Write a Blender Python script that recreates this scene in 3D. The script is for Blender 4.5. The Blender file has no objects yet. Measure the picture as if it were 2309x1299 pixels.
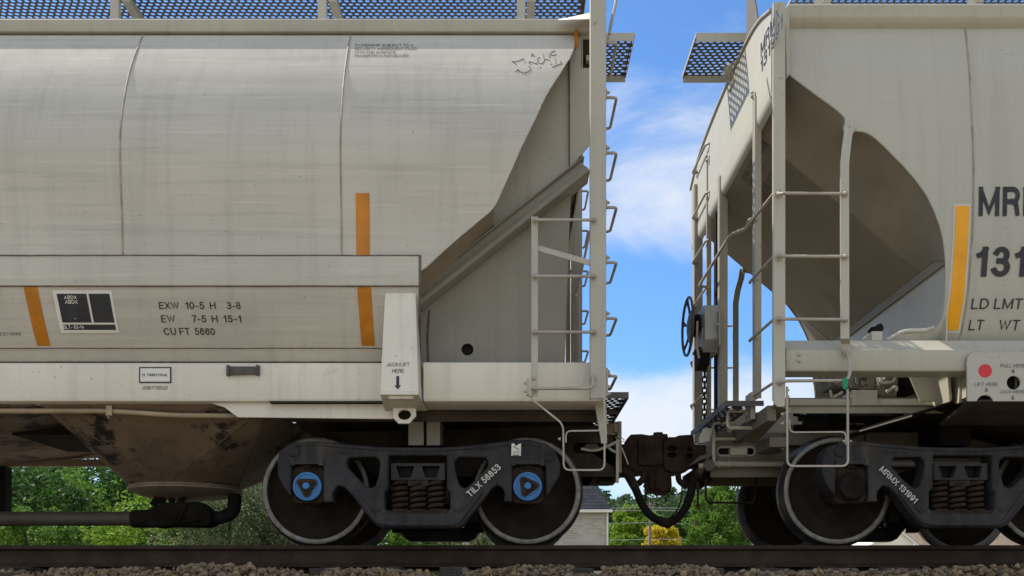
import bpy, bmesh, math, random
from mathutils import Vector, Matrix

S = bpy.context.scene
# ------------------------------------------------------------------ camera, light, exposure
F, CX, HY, D0, ZC = 2050.0, 1154.5, 1330.0, 8.5, -0.38     # metres: rail top is z=0, track centre is y=0
cam = bpy.data.objects.new("camera", bpy.data.cameras.new("camera"))
S.collection.objects.link(cam)
cam.location = (0, -D0, ZC)
cam.rotation_euler = (math.radians(90), 0, 0)
cam.data.sensor_width = 36
cam.data.lens = F / 2309 * 36
cam.data.shift_y = (HY - 649.5) / 2309
cam.data.clip_start = 0.1
cam.data.clip_end = 6000
S.camera = cam

SUN_EL, SUN_AZ = 52.0, 23.0        # azimuth measured from -X towards +Y
el, az = math.radians(SUN_EL), math.radians(SUN_AZ)
sun_dir = Vector((-math.cos(el) * math.cos(az), math.cos(el) * math.sin(az), math.sin(el)))
sl = bpy.data.lights.new("sun", 'SUN'); sl.energy = 2.9; sl.angle = math.radians(0.5); sl.color = (1, .90, .76)
so = bpy.data.objects.new("sun", sl); S.collection.objects.link(so)
so.rotation_euler = (-sun_dir).to_track_quat('-Z', 'Y').to_euler()
so.location = (-20, 5, 30)

S.view_settings.view_transform = 'Standard'; S.view_settings.look = 'None'
S.view_settings.gamma = 1; S.view_settings.exposure = 1.06

W = bpy.data.worlds.new("World"); S.world = W; W.use_nodes = True
nt = W.node_tree; nt.nodes.clear()
def wn(t, **k):
    n = nt.nodes.new(t)
    for a, b in k.items(): setattr(n, a, b)
    return n
wl = nt.links.new
sky = wn('ShaderNodeTexSky', sky_type='NISHITA', sun_disc=False, sun_elevation=el,
         sun_rotation=math.radians(270 + SUN_AZ), air_density=1.0, dust_density=0.6, ozone_density=2.4)
tc = wn('ShaderNodeTexCoord')
mp = wn('ShaderNodeMapping'); mp.inputs['Scale'].default_value = (2.2, 2.2, 4.6); mp.inputs['Location'].default_value = (3.1, .4, 1.7)
wl(tc.outputs['Generated'], mp.inputs[0])
nz = wn('ShaderNodeTexNoise'); nz.inputs['Scale'].default_value = 1.5; nz.inputs['Detail'].default_value = 11; nz.inputs['Roughness'].default_value = .60; nz.inputs['Distortion'].default_value = .45
wl(mp.outputs[0], nz.inputs[0])
sx = wn('ShaderNodeSeparateXYZ'); wl(tc.outputs['Generated'], sx.inputs[0])
br = wn('ShaderNodeValToRGB'); br.color_ramp.interpolation = 'B_SPLINE'      # how cloudy each height of the sky is
cr = br.color_ramp
cr.elements[0].position = 0.0; cr.elements[0].color = (.5, .5, .5, 1)
cr.elements[1].position = 1.0; cr.elements[1].color = (.33, .33, .33, 1)
for p_, c_ in ((.10, .45), (.165, .78), (.215, .76), (.258, .34), (.295, .33), (.345, .54), (.40, .55), (.455, .45), (.52, .31)):
    e_ = cr.elements.new(p_); e_.color = (c_, c_, c_, 1)
wl(sx.outputs['Z'], br.inputs[0])
yb = wn('ShaderNodeMapRange'); yb.inputs['From Min'].default_value = .05; yb.inputs['From Max'].default_value = -.5; yb.inputs['To Max'].default_value = .32
wl(sx.outputs['Y'], yb.inputs['Value'])                       # extra unseen cloud added behind the camera for neutral fill light
a0 = wn('ShaderNodeMath', operation='ADD'); wl(br.outputs[0], a0.inputs[0]); wl(yb.outputs[0], a0.inputs[1])
ad = wn('ShaderNodeMath', operation='ADD'); wl(nz.outputs[0], ad.inputs[0]); wl(a0.outputs[0], ad.inputs[1])
cl = wn('ShaderNodeMapRange'); cl.inputs['From Min'].default_value = .87; cl.inputs['From Max'].default_value = 1.20; cl.inputs['To Max'].default_value = .93
cl.interpolation_type = 'SMOOTHSTEP'
wl(ad.outputs[0], cl.inputs['Value'])
hs = wn('ShaderNodeMix', data_type='RGBA', blend_type='MULTIPLY'); hs.inputs[0].default_value = 1.0
hs.inputs[7].default_value = (.54, .80, 1.04, 1)
wl(sky.outputs[0], hs.inputs[6])
mx = wn('ShaderNodeMix', data_type='RGBA'); mx.inputs[7].default_value = (4.2, 4.4, 4.65, 1)
wl(cl.outputs[0], mx.inputs[0]); wl(hs.outputs[2], mx.inputs[6])
bg = wn('ShaderNodeBackground'); bg.inputs[1].default_value = 0.10
wl(mx.outputs[2], bg.inputs[0])
wo = wn('ShaderNodeOutputWorld'); wl(bg.outputs[0], wo.inputs[0])

# ------------------------------------------------------------------ helpers
R = random.Random(7)
def P(px, py, y):
    d = y + D0
    return Vector(((px - CX) * d / F, y, ZC + (HY - py) * d / F))
def XP(px, y): return (px - CX) * (y + D0) / F
def ZP(py, y): return ZC + (HY - py) * (y + D0) / F

def lerp(a, b, t): return a + (b - a) * t
def table(pts):
    def fn(v):
        if v <= pts[0][0]: return pts[0][1]
        for (a, b), (c, d) in zip(pts, pts[1:]):
            if v <= c: return lerp(b, d, (v - a) / (c - a))
        return pts[-1][1]
    return fn
def smooth_table(pts):
    n = len(pts)
    m = []
    for i in range(n):
        a, b = pts[max(i - 1, 0)], pts[min(i + 1, n - 1)]
        m.append((b[1] - a[1]) / (b[0] - a[0]))
    def fn(v):
        if v <= pts[0][0]: return pts[0][1] + m[0] * (v - pts[0][0])
        for i in range(n - 1):
            x0, y0 = pts[i]; x1, y1 = pts[i + 1]
            if v <= x1:
                h = x1 - x0; t = (v - x0) / h
                return (y0 * (2*t**3 - 3*t*t + 1) + m[i]*h*(t**3 - 2*t*t + t) + y1*(-2*t**3 + 3*t*t) + m[i+1]*h*(t**3 - t*t))
        return pts[-1][1] + m[-1] * (v - pts[-1][0])
    return fn

def fillet(pts, r, n=4):
    pts = [Vector(p) for p in pts]
    if r <= 0 or len(pts) < 3: return pts
    out = [pts[0]]
    for a, b, c in zip(pts, pts[1:], pts[2:]):
        u, v = (a - b), (c - b)
        rr = min(r, u.length * .45, v.length * .45)
        if u.length < 1e-6 or v.length < 1e-6: continue
        p, q = b + u.normalized() * rr, b + v.normalized() * rr
        for k in range(n + 1):
            t = k / n
            out.append(p * (1 - t)**2 + b * 2 * t * (1 - t) + q * t * t)
    out.append(pts[-1])
    return out

class MB:
    def __init__(s): s.v, s.f = [], []
    def add(s, vs, fs):
        o = len(s.v); s.v += [tuple(v) for v in vs]; s.f += [tuple(i + o for i in f) for f in fs]; return s
    def box(s, x, y, z):
        vs = [(a, b, c) for a in x for b in y for c in z]
        return s.add(vs, [(0, 1, 3, 2), (4, 6, 7, 5), (0, 4, 5, 1), (2, 3, 7, 6), (0, 2, 6, 4), (1, 5, 7, 3)])
    def pbox(s, px0, px1, py0, py1, y0, y1):
        return s.box((XP(px0, y0), XP(px1, y0)), (y0, y1), (ZP(py1, y0), ZP(py0, y0)))
    def prism(s, pts, ext):
        pts = [Vector(p) for p in pts]; e = Vector(ext); n = len(pts)
        return s.add(pts + [p + e for p in pts], [tuple(range(n))[::-1], tuple(range(n, 2 * n))] + [(i, (i + 1) % n, n + (i + 1) % n, n + i) for i in range(n)])
    def ppoly(s, pp, y0, th):
        return s.prism([P(a, b, y0) for a, b in pp], (0, th, 0))
    def bar(s, p, q, w, t, up=(0, 1, 0)):
        p, q = Vector(p), Vector(q); d = (q - p).normalized(); u = Vector(up)
        u = (u - d * u.dot(d)).normalized(); v = d.cross(u)
        vs = []
        for b in (p, q):
            for i, j in ((-1, -1), (1, -1), (1, 1), (-1, 1)): vs.append(b + v * (i * w / 2) + u * (j * t / 2))
        return s.add(vs, [(0, 1, 2, 3), (7, 6, 5, 4), (0, 4, 5, 1), (1, 5, 6, 2), (2, 6, 7, 3), (3, 7, 4, 0)])
    def tube(s, pts, r, n=8, rd=0.0, sq=False, cap=True):
        pts = fillet(pts, rd)
        rs = r if callable(r) else (lambda t: r)
        t0 = (pts[1] - pts[0]).normalized()
        u = Vector((0, 1, 0)) if abs(t0.y) < .9 else Vector((0, 0, 1))
        u = (u - t0 * u.dot(t0)).normalized()
        vs = []; m = len(pts)
        for i, p in enumerate(pts):
            t = (pts[min(i + 1, m - 1)] - pts[max(i - 1, 0)])
            t = t.normalized() if t.length > 1e-9 else t0
            u = (u - t * u.dot(t)).normalized(); w = t.cross(u)
            for k in range(n):
                a = 2 * math.pi * (k + (.5 if sq else 0)) / n
                vs.append(p + (u * math.cos(a) + w * math.sin(a)) * rs(i / (m - 1)))
        fs = [(i*n + k, i*n + (k+1) % n, (i+1)*n + (k+1) % n, (i+1)*n + k) for i in range(m - 1) for k in range(n)]
        if cap: fs += [tuple(range(n))[::-1], tuple((m-1)*n + k for k in range(n))]
        return s.add(vs, fs)
    def lathe(s, prof, c, axis='y', n=32, a0=0, a1=2*math.pi):
        c = Vector(c); vs = []; m = len(prof); full = abs(a1 - a0 - 2*math.pi) < 1e-6
        cnt = n if full else n + 1
        for k in range(cnt):
            a = a0 + (a1 - a0) * k / n
            for r, h in prof:
                if axis == 'y': vs.append(c + Vector((r*math.cos(a), h, r*math.sin(a))))
                elif axis == 'x': vs.append(c + Vector((h, r*math.cos(a), r*math.sin(a))))
                else: vs.append(c + Vector((r*math.cos(a), r*math.sin(a), h)))
        fs = [(k*m + i, k*m + i + 1, ((k+1) % cnt)*m + i + 1, ((k+1) % cnt)*m + i) for k in range(n) for i in range(m - 1)]
        return s.add(vs, fs)
    def bolt(s, c, r=.016, h=.016, d=-1, axis='y'):
        return s.lathe([(0, d*h), (r*.55, d*h*.93), (r*.8, d*h*.6), (r, d*h*.15), (r*1.25, d*h*.1), (r*1.3, 0)], c, axis, 10)
    def grid(s, rows):
        m = len(rows[0]); vs = [p for r in rows for p in r]
        return s.add(vs, [(i*m + j, i*m + j + 1, (i+1)*m + j + 1, (i+1)*m + j) for i in range(len(rows) - 1) for j in range(m - 1)])
    def mesh(s, me, fn=None):
        o = len(s.v); s.v += [tuple(fn(v.co) if fn else v.co) for v in me.vertices]
        s.f += [tuple(i + o for i in p.vertices) for p in me.polygons]
        bpy.data.meshes.remove(me); return s
    def mirror(s):
        m = MB(); m.v = [(x, -y, z) for x, y, z in s.v]; m.f = [f[::-1] for f in s.f]; return m
    def build(s, name, m, parent=None, smooth=38, bevel=0, solid=0, label=None, loc=None, off=0):
        me = bpy.data.meshes.new(name); me.from_pydata(s.v, [], s.f); me.update()
        bm = bmesh.new(); bm.from_mesh(me)
        bmesh.ops.recalc_face_normals(bm, faces=bm.faces); bm.to_mesh(me); bm.free()
        me.materials.append(m)
        if smooth:
            for p in me.polygons: p.use_smooth = True
            me.set_sharp_from_angle(angle=math.radians(smooth))
        return link(name, me, parent, bevel, solid, label, loc, off)

def link(name, me, parent=None, bevel=0, solid=0, label=None, loc=None, off=0):
    o = bpy.data.objects.new(name, me); S.collection.objects.link(o)
    if loc: o.location = loc
    if parent:
        o.parent = parent
        if parent.type == 'EMPTY': o.matrix_parent_inverse = Matrix.Translation(-Vector(parent.location))
        elif parent.location.length > 0 and not loc: o.matrix_parent_inverse = Matrix.Identity(4)
    if solid:
        k = o.modifiers.new("thickness", 'SOLIDIFY'); k.thickness = solid; k.offset = off
        k = o.modifiers.new("crisp_edges", 'EDGE_SPLIT'); k.split_angle = math.radians(45)
    if bevel:
        k = o.modifiers.new("bevel", 'BEVEL'); k.width = bevel; k.segments = 2; k.limit_method = 'ANGLE'; k.angle_limit = math.radians(40)
    if label: o['label'] = label
    return o
def thing(name, label, cat, loc=(0, 0, 0), group=None):
    o = bpy.data.objects.new(name, None); S.collection.objects.link(o); o.location = loc
    return tag(o, label, cat, group)
def tag(o, label, cat, group=None):
    o['label'] = label; o['category'] = cat
    if group: o['group'] = group
    return o
def kind(o, k): o['kind'] = k; return o

def curve_mesh(outlines, y0, y1, bevel=.004, seg=2):
    cu = bpy.data.curves.new("c", 'CURVE'); cu.dimensions = '2D'; cu.fill_mode = 'BOTH'
    for o in outlines:
        sp = cu.splines.new('POLY'); sp.points.add(len(o) - 1); sp.use_cyclic_u = True
        for q, (a, b) in zip(sp.points, o): q.co = (a, b, 0, 1)
    cu.extrude = (y1 - y0) / 2 - bevel; cu.bevel_depth = bevel; cu.bevel_resolution = seg; cu.offset = -bevel
    ob = bpy.data.objects.new("c", cu)
    me = bpy.data.meshes.new_from_object(ob)
    bpy.data.objects.remove(ob); bpy.data.curves.remove(cu)
    return me
def cplate(mb, outlines, y0, y1, bevel=.004, seg=2):      # outlines in (x, z), holes allowed
    ym = (y0 + y1) / 2
    return mb.mesh(curve_mesh(outlines, y0, y1, bevel, seg), lambda v: (v.x, ym - v.z, v.y))
def pplate(mb, outs, y0, y1, bevel=.004, seg=2):          # the same from photograph measurements at depth y0
    return cplate(mb, [[(XP(a, y0), ZP(b, y0)) for a, b in o] for o in outs], y0, y1, bevel, seg)
def circ(cx, cy, r, n=20, ry=None): return [(cx + r*math.cos(2*math.pi*k/n), cy + (ry or r)*math.sin(2*math.pi*k/n)) for k in range(n)]

def arc(cx, cy, rx, ry, a0, a1, n=14): return [(cx + rx*math.cos(math.radians(lerp(a0, a1, k/n))), cy + ry*math.sin(math.radians(lerp(a0, a1, k/n)))) for k in range(n + 1)]
GL = {'A': (.74, [[(0,0),(.5,1),(1,0)], [(.2,.34),(.8,.34)]]), 'B': (.68, [[(0,0),(0,1),(.6,1)] + arc(.6,.765,.36,.235,90,-90) + [(0,.53)], [(0,.53),(.6,.53)] + arc(.62,.265,.38,.265,90,-90) + [(0,0)]]),
 'C': (.74, [arc(.5,.5,.5,.5,42,318,24)]), 'D': (.72, [[(0,0),(0,1),(.4,1)] + arc(.4,.5,.6,.5,90,-90,18) + [(0,0)]]), 'E': (.62, [[(1,1),(0,1),(0,0),(1,0)], [(0,.53),(.9,.53)]]),
 'F': (.58, [[(1,1),(0,1),(0,0)], [(0,.5),(.88,.5)]]), 'G': (.77, [arc(.5,.5,.5,.5,42,350,26) + [(1,.47),(.58,.47)]]), 'H': (.70, [[(0,0),(0,1)], [(1,0),(1,1)], [(0,.53),(1,.53)]]), 'I': (.15, [[(.5,0),(.5,1)]]),
 'J': (.52, [[(1,1),(1,.3)] + arc(.5,.28,.5,.28,0,-180)]), 'K': (.70, [[(0,0),(0,1)], [(1,1),(0,.36)], [(.36,.6),(1,0)]]), 'L': (.56, [[(0,1),(0,0),(1,0)]]), 'M': (.84, [[(0,0),(0,1)], [(0,1),(.5,.02),(1,1)], [(1,1),(1,0)]]),
 'N': (.72, [[(0,0),(0,1)], [(0,1),(1,0)], [(1,0),(1,1)]]), 'O': (.78, [arc(.5,.5,.5,.5,0,360,28)]), 'P': (.66, [[(0,0),(0,1),(.6,1)] + arc(.6,.73,.4,.27,90,-90) + [(0,.46)]]),
 'Q': (.78, [arc(.5,.5,.5,.5,0,360,28), [(.6,.25),(1,0)]]), 'R': (.70, [[(0,0),(0,1),(.6,1)] + arc(.6,.745,.38,.255,90,-90) + [(0,.49)], [(.55,.49),(.85,.4),(.97,0)]]),
 'S': (.66, [arc(.5,.75,.46,.25,20,180) + arc(.5,.75,.46,.22,180,265,6) + arc(.5,.27,.5,.25,82,0,8) + arc(.5,.27,.5,.27,0,-165)]), 'T': (.64, [[(0,1),(1,1)], [(.5,1),(.5,0)]]),
 'U': (.70, [[(0,1),(0,.36)] + arc(.5,.36,.5,.36,180,360) + [(1,1)]]), 'V': (.70, [[(0,1),(.5,0),(1,1)]]), 'W': (1.0, [[(0,1),(.26,0),(.5,1),(.74,0),(1,1)]]), 'X': (.70, [[(0,0),(1,1)], [(0,1),(1,0)]]), 'Y': (.70, [[(0,1),(.5,.42),(1,1)], [(.5,.42),(.5,0)]]), 'Z': (.64, [[(0,1),(1,1),(0,0),(1,0)]]),
 '0': (.56, [arc(.5,.5,.5,.5,0,360,26)]), '1': (.34, [[(0,.76),(.5,.80),(1,1)], [(1,1),(1,0)]]), '2': (.56, [arc(.5,.72,.46,.28,165,-20) + [(.8,.48),(.1,.14),(0,0),(1,0)]]), '3': (.56, [arc(.48,.755,.42,.245,155,-80) + [(.36,.53)], [(.36,.53)] + arc(.48,.27,.52,.27,88,-155)]),
 '4': (.58, [[(.76,0),(.76,1),(0,.27),(1,.27)]]), '5': (.56, [[(.92,1),(.2,1),(.08,.5)] + arc(.48,.33,.52,.33,130,-150)]), '6': (.56, [arc(.5,.32,.5,.32,0,360,22), [(0,.32),(.03,.62),(.15,.86),(.4,1),(.7,.98),(.95,.8)]]), '7': (.54, [[(0,1),(1,1),(.55,.5),(.35,0)]]),
 '8': (.56, [arc(.5,.765,.42,.235,0,360,20), arc(.5,.27,.5,.27,0,360,22)]), '9': (.56, [arc(.5,.68,.5,.32,0,360,22), [(1,.68),(.97,.38),(.85,.14),(.6,0),(.3,.02),(.05,.2)]]), '-': (.34, [[(0,.38),(1,.38)]]), '/': (.40, [[(0,0),(1,1)]])}
def ribbon(mb, pts, t, z):
    pts = [Vector((p[0], p[1], 0)) for p in pts]; pts = [p for i, p in enumerate(pts) if i == 0 or (p - pts[i-1]).length > 1e-5]
    closed = (pts[0] - pts[-1]).length < 1e-4; n = len(pts)
    if not closed:
        pts[0] = pts[0] + (pts[0] - pts[1]).normalized() * t / 2; pts[-1] = pts[-1] + (pts[-1] - pts[-2]).normalized() * t / 2
    vs = []
    for i, p in enumerate(pts):
        a = pts[i-1] if i else (pts[-2] if closed else None); b = pts[i+1] if i < n - 1 else (pts[1] if closed else None)
        u = (p - a).normalized() if a is not None else None; w = (b - p).normalized() if b is not None else None
        u = u if u is not None else w; w = w if w is not None else u
        n1, n2 = Vector((-u.y, u.x, 0)), Vector((-w.y, w.x, 0)); m = n1 + n2
        m = m.normalized() if m.length > 1e-4 else n1
        k = t / 2 / max(.42, m.dot(n1))
        for s in (1, -1):
            q = p + m * k * s; vs.append((q.x, min(1.0, max(0.0, q.y)), z))
    mb.add(vs, [(2*i, 2*i + 1, 2*i + 3, 2*i + 2) for i in range(n - 1)])
class TM: pass
def text_mesh(txt, bold=0.0):
    """plain sans capitals one unit high, drawn as strokes; z counts the strokes so that crossings do not coincide"""
    t = .115 + bold * 3; mb = MB(); x = 0
    for ch in txt:
        if ch == ' ': x += .32; continue
        w, st = GL[ch]
        for k, s in enumerate(st): ribbon(mb, [(x + t/2 + u * max(0, w - t), t/2 + v * (1 - t)) for u, v in s], t, k)
        x += w + .13
    m = TM(); m.vertices = []; m.faces = mb.f
    for v in mb.v:
        o = TM(); o.co = Vector(v); o.x, o.y, o.z = v; m.vertices.append(o)
    return m
def lay(mb, me, fn): return mb.add([fn(v.co) for v in me.vertices], me.faces)
def lettering(mb, txt, p0, p1, h, dfun, off=.004, bold=.012):
    """txt with its baseline from p0 to p1 and capitals h high (photo measurements), laid on a surface whose distance is dfun(row)"""
    me = text_mesh(txt, bold)
    xs = [v.co.x for v in me.vertices]
    a, b = min(xs), max(xs)
    ux, uy = (p1[0] - p0[0]), (p1[1] - p0[1]); L = math.hypot(ux, uy); ux /= L; uy /= L
    def fn(v):
        s, t = (v.x - a) / (b - a) * L, v.y * h
        bx, by = p0[0] + ux * s, p0[1] + uy * s
        vx, vy = uy * t, -ux * t
        py = by + vy
        o = off + v.z * .0005
        d = dfun(py) - o
        x = (bx - CX) * (dfun(by) - o) / F + vx * d / F
        return (x, d - D0, ZC + (HY - py) * d / F)
    return lay(mb, me, fn)
def decal(mb, quad, dfun, off=.003, n=10):
    """a flat marking bounded left and right by straight lines, following the surface; quad = x-left-top, x-right-top, y-top, x-left-bottom, x-right-bottom, y-bottom"""
    a, b, t, c, d_, u = quad; rows = []
    for k in range(n + 1):
        py = lerp(t, u, k / n); d = dfun(py) - off
        rows.append([((lerp(p, q, k / n) - CX) * dfun(py) / F, d - D0, ZC + (HY - py) * d / F) for p, q in ((a, c), (b, d_))])
    return mb.grid(rows)

# ------------------------------------------------------------------ materials
def newmat(name):
    m = bpy.data.materials.new(name); m.use_nodes = True
    t = m.node_tree; t.nodes.clear()
    o = t.nodes.new('ShaderNodeOutputMaterial'); b = t.nodes.new('ShaderNodeBsdfPrincipled')
    t.links.new(b.outputs[0], o.inputs[0])
    return m, t, b
def nnoise(t, vec, scale, detail=5, rough=.55, sc=None):
    if sc:
        q = t.nodes.new('ShaderNodeMapping'); q.inputs['Scale'].default_value = sc; t.links.new(vec, q.inputs[0]); vec = q.outputs[0]
    n = t.nodes.new('ShaderNodeTexNoise'); n.inputs['Scale'].default_value = scale; n.inputs['Detail'].default_value = detail; n.inputs['Roughness'].default_value = rough
    t.links.new(vec, n.inputs[0]); return n.outputs[0]
def nrange(t, v, a, b, c=0.0, d=1.0):
    n = t.nodes.new('ShaderNodeMapRange'); n.inputs[1].default_value = a; n.inputs[2].default_value = b; n.inputs[3].default_value = c; n.inputs[4].default_value = d
    t.links.new(v, n.inputs[0]); return n.outputs[0]
def nmix(t, f, a, b, mode='MIX'):
    n = t.nodes.new('ShaderNodeMix'); n.data_type = 'RGBA'; n.blend_type = mode
    for i, v in ((0, f), (6, a), (7, b)):
        if hasattr(v, 'is_linked'): t.links.new(v, n.inputs[i])
        elif i == 0: n.inputs[0].default_value = v
        else: n.inputs[i].default_value = (*v, 1)
    return n.outputs[2]
def nbump(t, b, v, strength, dist=.01):
    n = t.nodes.new('ShaderNodeBump'); n.inputs['Strength'].default_value = strength; n.inputs['Distance'].default_value = dist
    t.links.new(v, n.inputs['Height']); t.links.new(n.outputs[0], b.inputs['Normal'])
def coords(t): return t.nodes.new('ShaderNodeTexCoord').outputs['Object']

def paint(name, base, var=.12, streak=0.0, scuff=0.0, speck=0.0, rust=0.0, grime=(.10, .085, .065), rough=.5, metal=0, bump=.08, nscale=1.2, spec=.4, ripple=0):
    m, t, b = newmat(name); v = coords(t)
    c = nmix(t, nrange(t, nnoise(t, v, nscale, 7), .3, .7), [k*(1-var) for k in base], [k*(1+var) for k in base])
    if scuff:
        c = nmix(t, nrange(t, nnoise(t, v, 1, 6, .65, (.5, 3, 17)), .5, .78, 0, scuff), c, [k*.72 for k in base])
        c = nmix(t, nrange(t, nnoise(t, v, 1, 5, .65, (.9, 4, 41)), .56, .8, 0, scuff), c, [min(1, k*1.3) for k in base])
    if streak:
        c = nmix(t, nrange(t, nnoise(t, v, 1, 6, .6, (11, 5, .5)), .5, .8, 0, streak), c, grime)
        c = nmix(t, nrange(t, nnoise(t, v, 1, 4, .6, (2.3, 2, .35)), .5, .75, 0, streak*.8), c, [k*.8 for k in base])
    if rust:
        f = nnoise(t, v, 5, 8, .7)
        c = nmix(t, nrange(t, f, .62, .72, 0, rust), c, (.10, .042, .018))
    if speck:
        c = nmix(t, nrange(t, nnoise(t, v, 38, 3, .5), .69, .74, 0, speck), c, (.05, .04, .03))
    t.links.new(c, b.inputs['Base Color'])
    t.links.new(nrange(t, nnoise(t, v, 4, 5), .3, .7, rough - .1, rough + .12), b.inputs['Roughness'])
    b.inputs['Metallic'].default_value = metal; b.inputs['Specular IOR Level'].default_value = spec
    if bump:
        h = nnoise(t, v, 26, 6, .6)
        if ripple:
            q = t.nodes.new('ShaderNodeMath'); q.operation = 'MULTIPLY_ADD'; q.inputs[1].default_value = ripple
            t.links.new(nnoise(t, v, 1.6, 2, .4, (1, 1, .7)), q.inputs[0]); t.links.new(h, q.inputs[2]); h = q.outputs[0]
        nbump(t, b, h, bump, .01)
    return m
M = {}
M['lpaint'] = paint("weathered_grey_paint", (.505, .485, .43), .07, streak=.17, scuff=.7, speck=.35, rough=.85, spec=.12, bump=.10, ripple=5)
M['lsill'] = paint("pale_sill_paint", (.69, .655, .565), .08, streak=.22, scuff=.12, speck=.5, rust=.22, rough=.5)
M['lframe'] = paint("grey_frame_paint", (.42, .40, .34), .10, streak=.22, speck=.4, rust=.15, rough=.55)
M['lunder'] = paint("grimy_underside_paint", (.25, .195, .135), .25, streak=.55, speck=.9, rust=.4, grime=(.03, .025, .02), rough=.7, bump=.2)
M['rpaint'] = paint("cream_grey_paint", (.445, .44, .385), .03, streak=.14, scuff=.10, speck=.3, rust=.04, rough=.6, spec=.2, bump=.08, ripple=9)
M['rframe'] = paint("cream_frame_paint", (.43, .415, .345), .06, streak=.2, speck=.4, rust=.14, rough=.45)
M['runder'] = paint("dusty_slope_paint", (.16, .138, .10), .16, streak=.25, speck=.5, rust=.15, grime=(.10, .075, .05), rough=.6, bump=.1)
M['tube'] = paint("worn_tube_paint", (.38, .345, .29), .18, streak=.2, rust=.45, rough=.5, nscale=6)
M['weld'] = paint("weld_bead_grime", (.33, .29, .23), .35, rough=.7, bump=.4, nscale=9)
M['dirt'] = paint("dark_seam_grime", (.13, .105, .08), .5, rough=.85, bump=.3, nscale=14)
M['cast'] = paint("black_cast_steel", (.033, .0325, .036), .35, streak=.45, speck=0, scuff=.25, rust=.55, grime=(.12, .10, .075), rough=.62, bump=.9, nscale=5, spec=.2)
M['rust'] = paint("rusty_cast_steel", (.036, .024, .018), .5, streak=.3, rust=.35, grime=(.10, .07, .05), rough=.9, spec=.15, bump=.6, nscale=7)
M['coupler'] = paint("brown_coupler_steel", (.032, .019, .013), .6, streak=.3, rust=.7, grime=(.075, .05, .035), rough=.85, spec=.15, bump=.6, nscale=6)
M['web'] = paint("brown_wheel_plate", (.026, .019, .0145), .4, rust=.35, rough=.85, spec=.15, bump=.25, nscale=6)
M['rim'] = paint("worn_rim_steel", (.20, .19, .17), .35, rust=.2, rough=.45, metal=.35, bump=.5, nscale=20)
M['tread'] = paint("polished_tread_steel", (.09, .085, .085), .4, rough=.35, metal=.7, bump=.15, nscale=8)
M['dark'] = paint("black_grimy_steel", (.014, .012, .010), .4, rust=.2, rough=.9, spec=.1, bump=.4, nscale=6)
M['rubber'] = paint("black_rubber", (.014, .013, .012), .3, streak=.25, grime=(.07, .06, .05), rough=.85, spec=.15, bump=.25, nscale=8)
M['galv'] = paint("dark_galvanised_grating", (.075, .070, .066), .3, rough=.6, bump=.1, nscale=12)
M['rail'] = paint("brown_rail_steel", (.046, .030, .022), .3, streak=.25, speck=.4, rust=.25, grime=(.03, .02, .016), rough=.75, bump=.25, spec=.12, nscale=5)
M['railtop'] = paint("worn_rail_head", (.08, .095, .085), .25, rough=.5, metal=.4, bump=.05, nscale=8)
M['tie'] = paint("creosoted_timber", (.05, .038, .03), .5, scuff=.4, rough=.9, bump=.6, nscale=6)
M['orange'] = paint("orange_reflective_tape", (.52, .19, .006), .22, streak=.25, speck=.5, rough=.4, bump=.03, nscale=4)
M['amber'] = paint("bright_amber_tape", (.80, .36, .006), .10, streak=.15, speck=.4, rough=.35, bump=.02, nscale=4)
M['ink'] = paint("dark_lettering_paint", (.026, .027, .034), .3, rough=.55, bump=0, nscale=9)
M['fade'] = paint("faded_lettering_paint", (.13, .12, .11), .3, rough=.6, bump=0, nscale=9)
M['white'] = paint("white_sign_face", (.70, .69, .64), .06, streak=.12, rough=.45, bump=0)
M['stencil'] = paint("white_stencil_paint", (.55, .54, .50), .18, speck=.5, rough=.6, bump=0, nscale=20)
M['blue'] = paint("blue_bearing_cap", (.035, .17, .42), .15, speck=.5, rust=.15, rough=.45, bump=.1, nscale=8)
M['red'] = paint("red_marker_paint", (.60, .025, .04), .05, rough=.4, bump=0)
M['green'] = paint("green_plastic", (.0, .26, .09), .1, rough=.4, bump=0)
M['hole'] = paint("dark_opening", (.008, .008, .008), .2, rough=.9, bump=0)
M['galvpipe'] = paint("dull_grey_pipe", (.085, .07, .055), .25, streak=.3, rust=.3, rough=.55, bump=.1, nscale=5)
M['valve'] = paint("dusty_valve_casting", (.17, .155, .125), .35, rust=.25, speck=.6, rough=.7, bump=.4, nscale=9)
M['box'] = paint("grey_gear_housing", (.34, .335, .31), .12, streak=.15, rough=.5, bump=.06, nscale=5)
M['soot_shade'] = paint("sooty_shaded_steel", (.050, .040, .030), .45, streak=.4, rust=.3, grime=(.012, .010, .008), rough=.9, bump=.3, nscale=4, spec=.1)  # soot, with shade of underframe and recess put into the colour
def hopper_material():
    m = paint("stained_hopper_paint", (.20, .15, .10), .2, streak=.35, speck=.9, rust=.3, grime=(.04, .03, .022), rough=.75, bump=.25, nscale=3)
    t = m.node_tree; b = [n for n in t.nodes if n.type == 'BSDF_PRINCIPLED'][0]; v = coords(t)
    f = nrange(t, nnoise(t, v, 1.9, 9, .76), .53, .58, 0, .93)
    src = b.inputs['Base Color'].links[0].from_socket
    t.links.new(nmix(t, f, src, (.012, .010, .009)), b.inputs['Base Color'])
    return m
M['hopper'] = hopper_material()
M['tan'] = paint("dusty_tan_pipe", (.34, .27, .18), .2, streak=.4, rust=.3, rough=.7, bump=.15, nscale=4)
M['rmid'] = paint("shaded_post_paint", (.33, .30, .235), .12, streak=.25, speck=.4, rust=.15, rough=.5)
M['flange'] = paint("brownish_flange_paint", (.30, .25, .185), .15, streak=.3, rust=.12, rough=.65, nscale=3)
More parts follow.
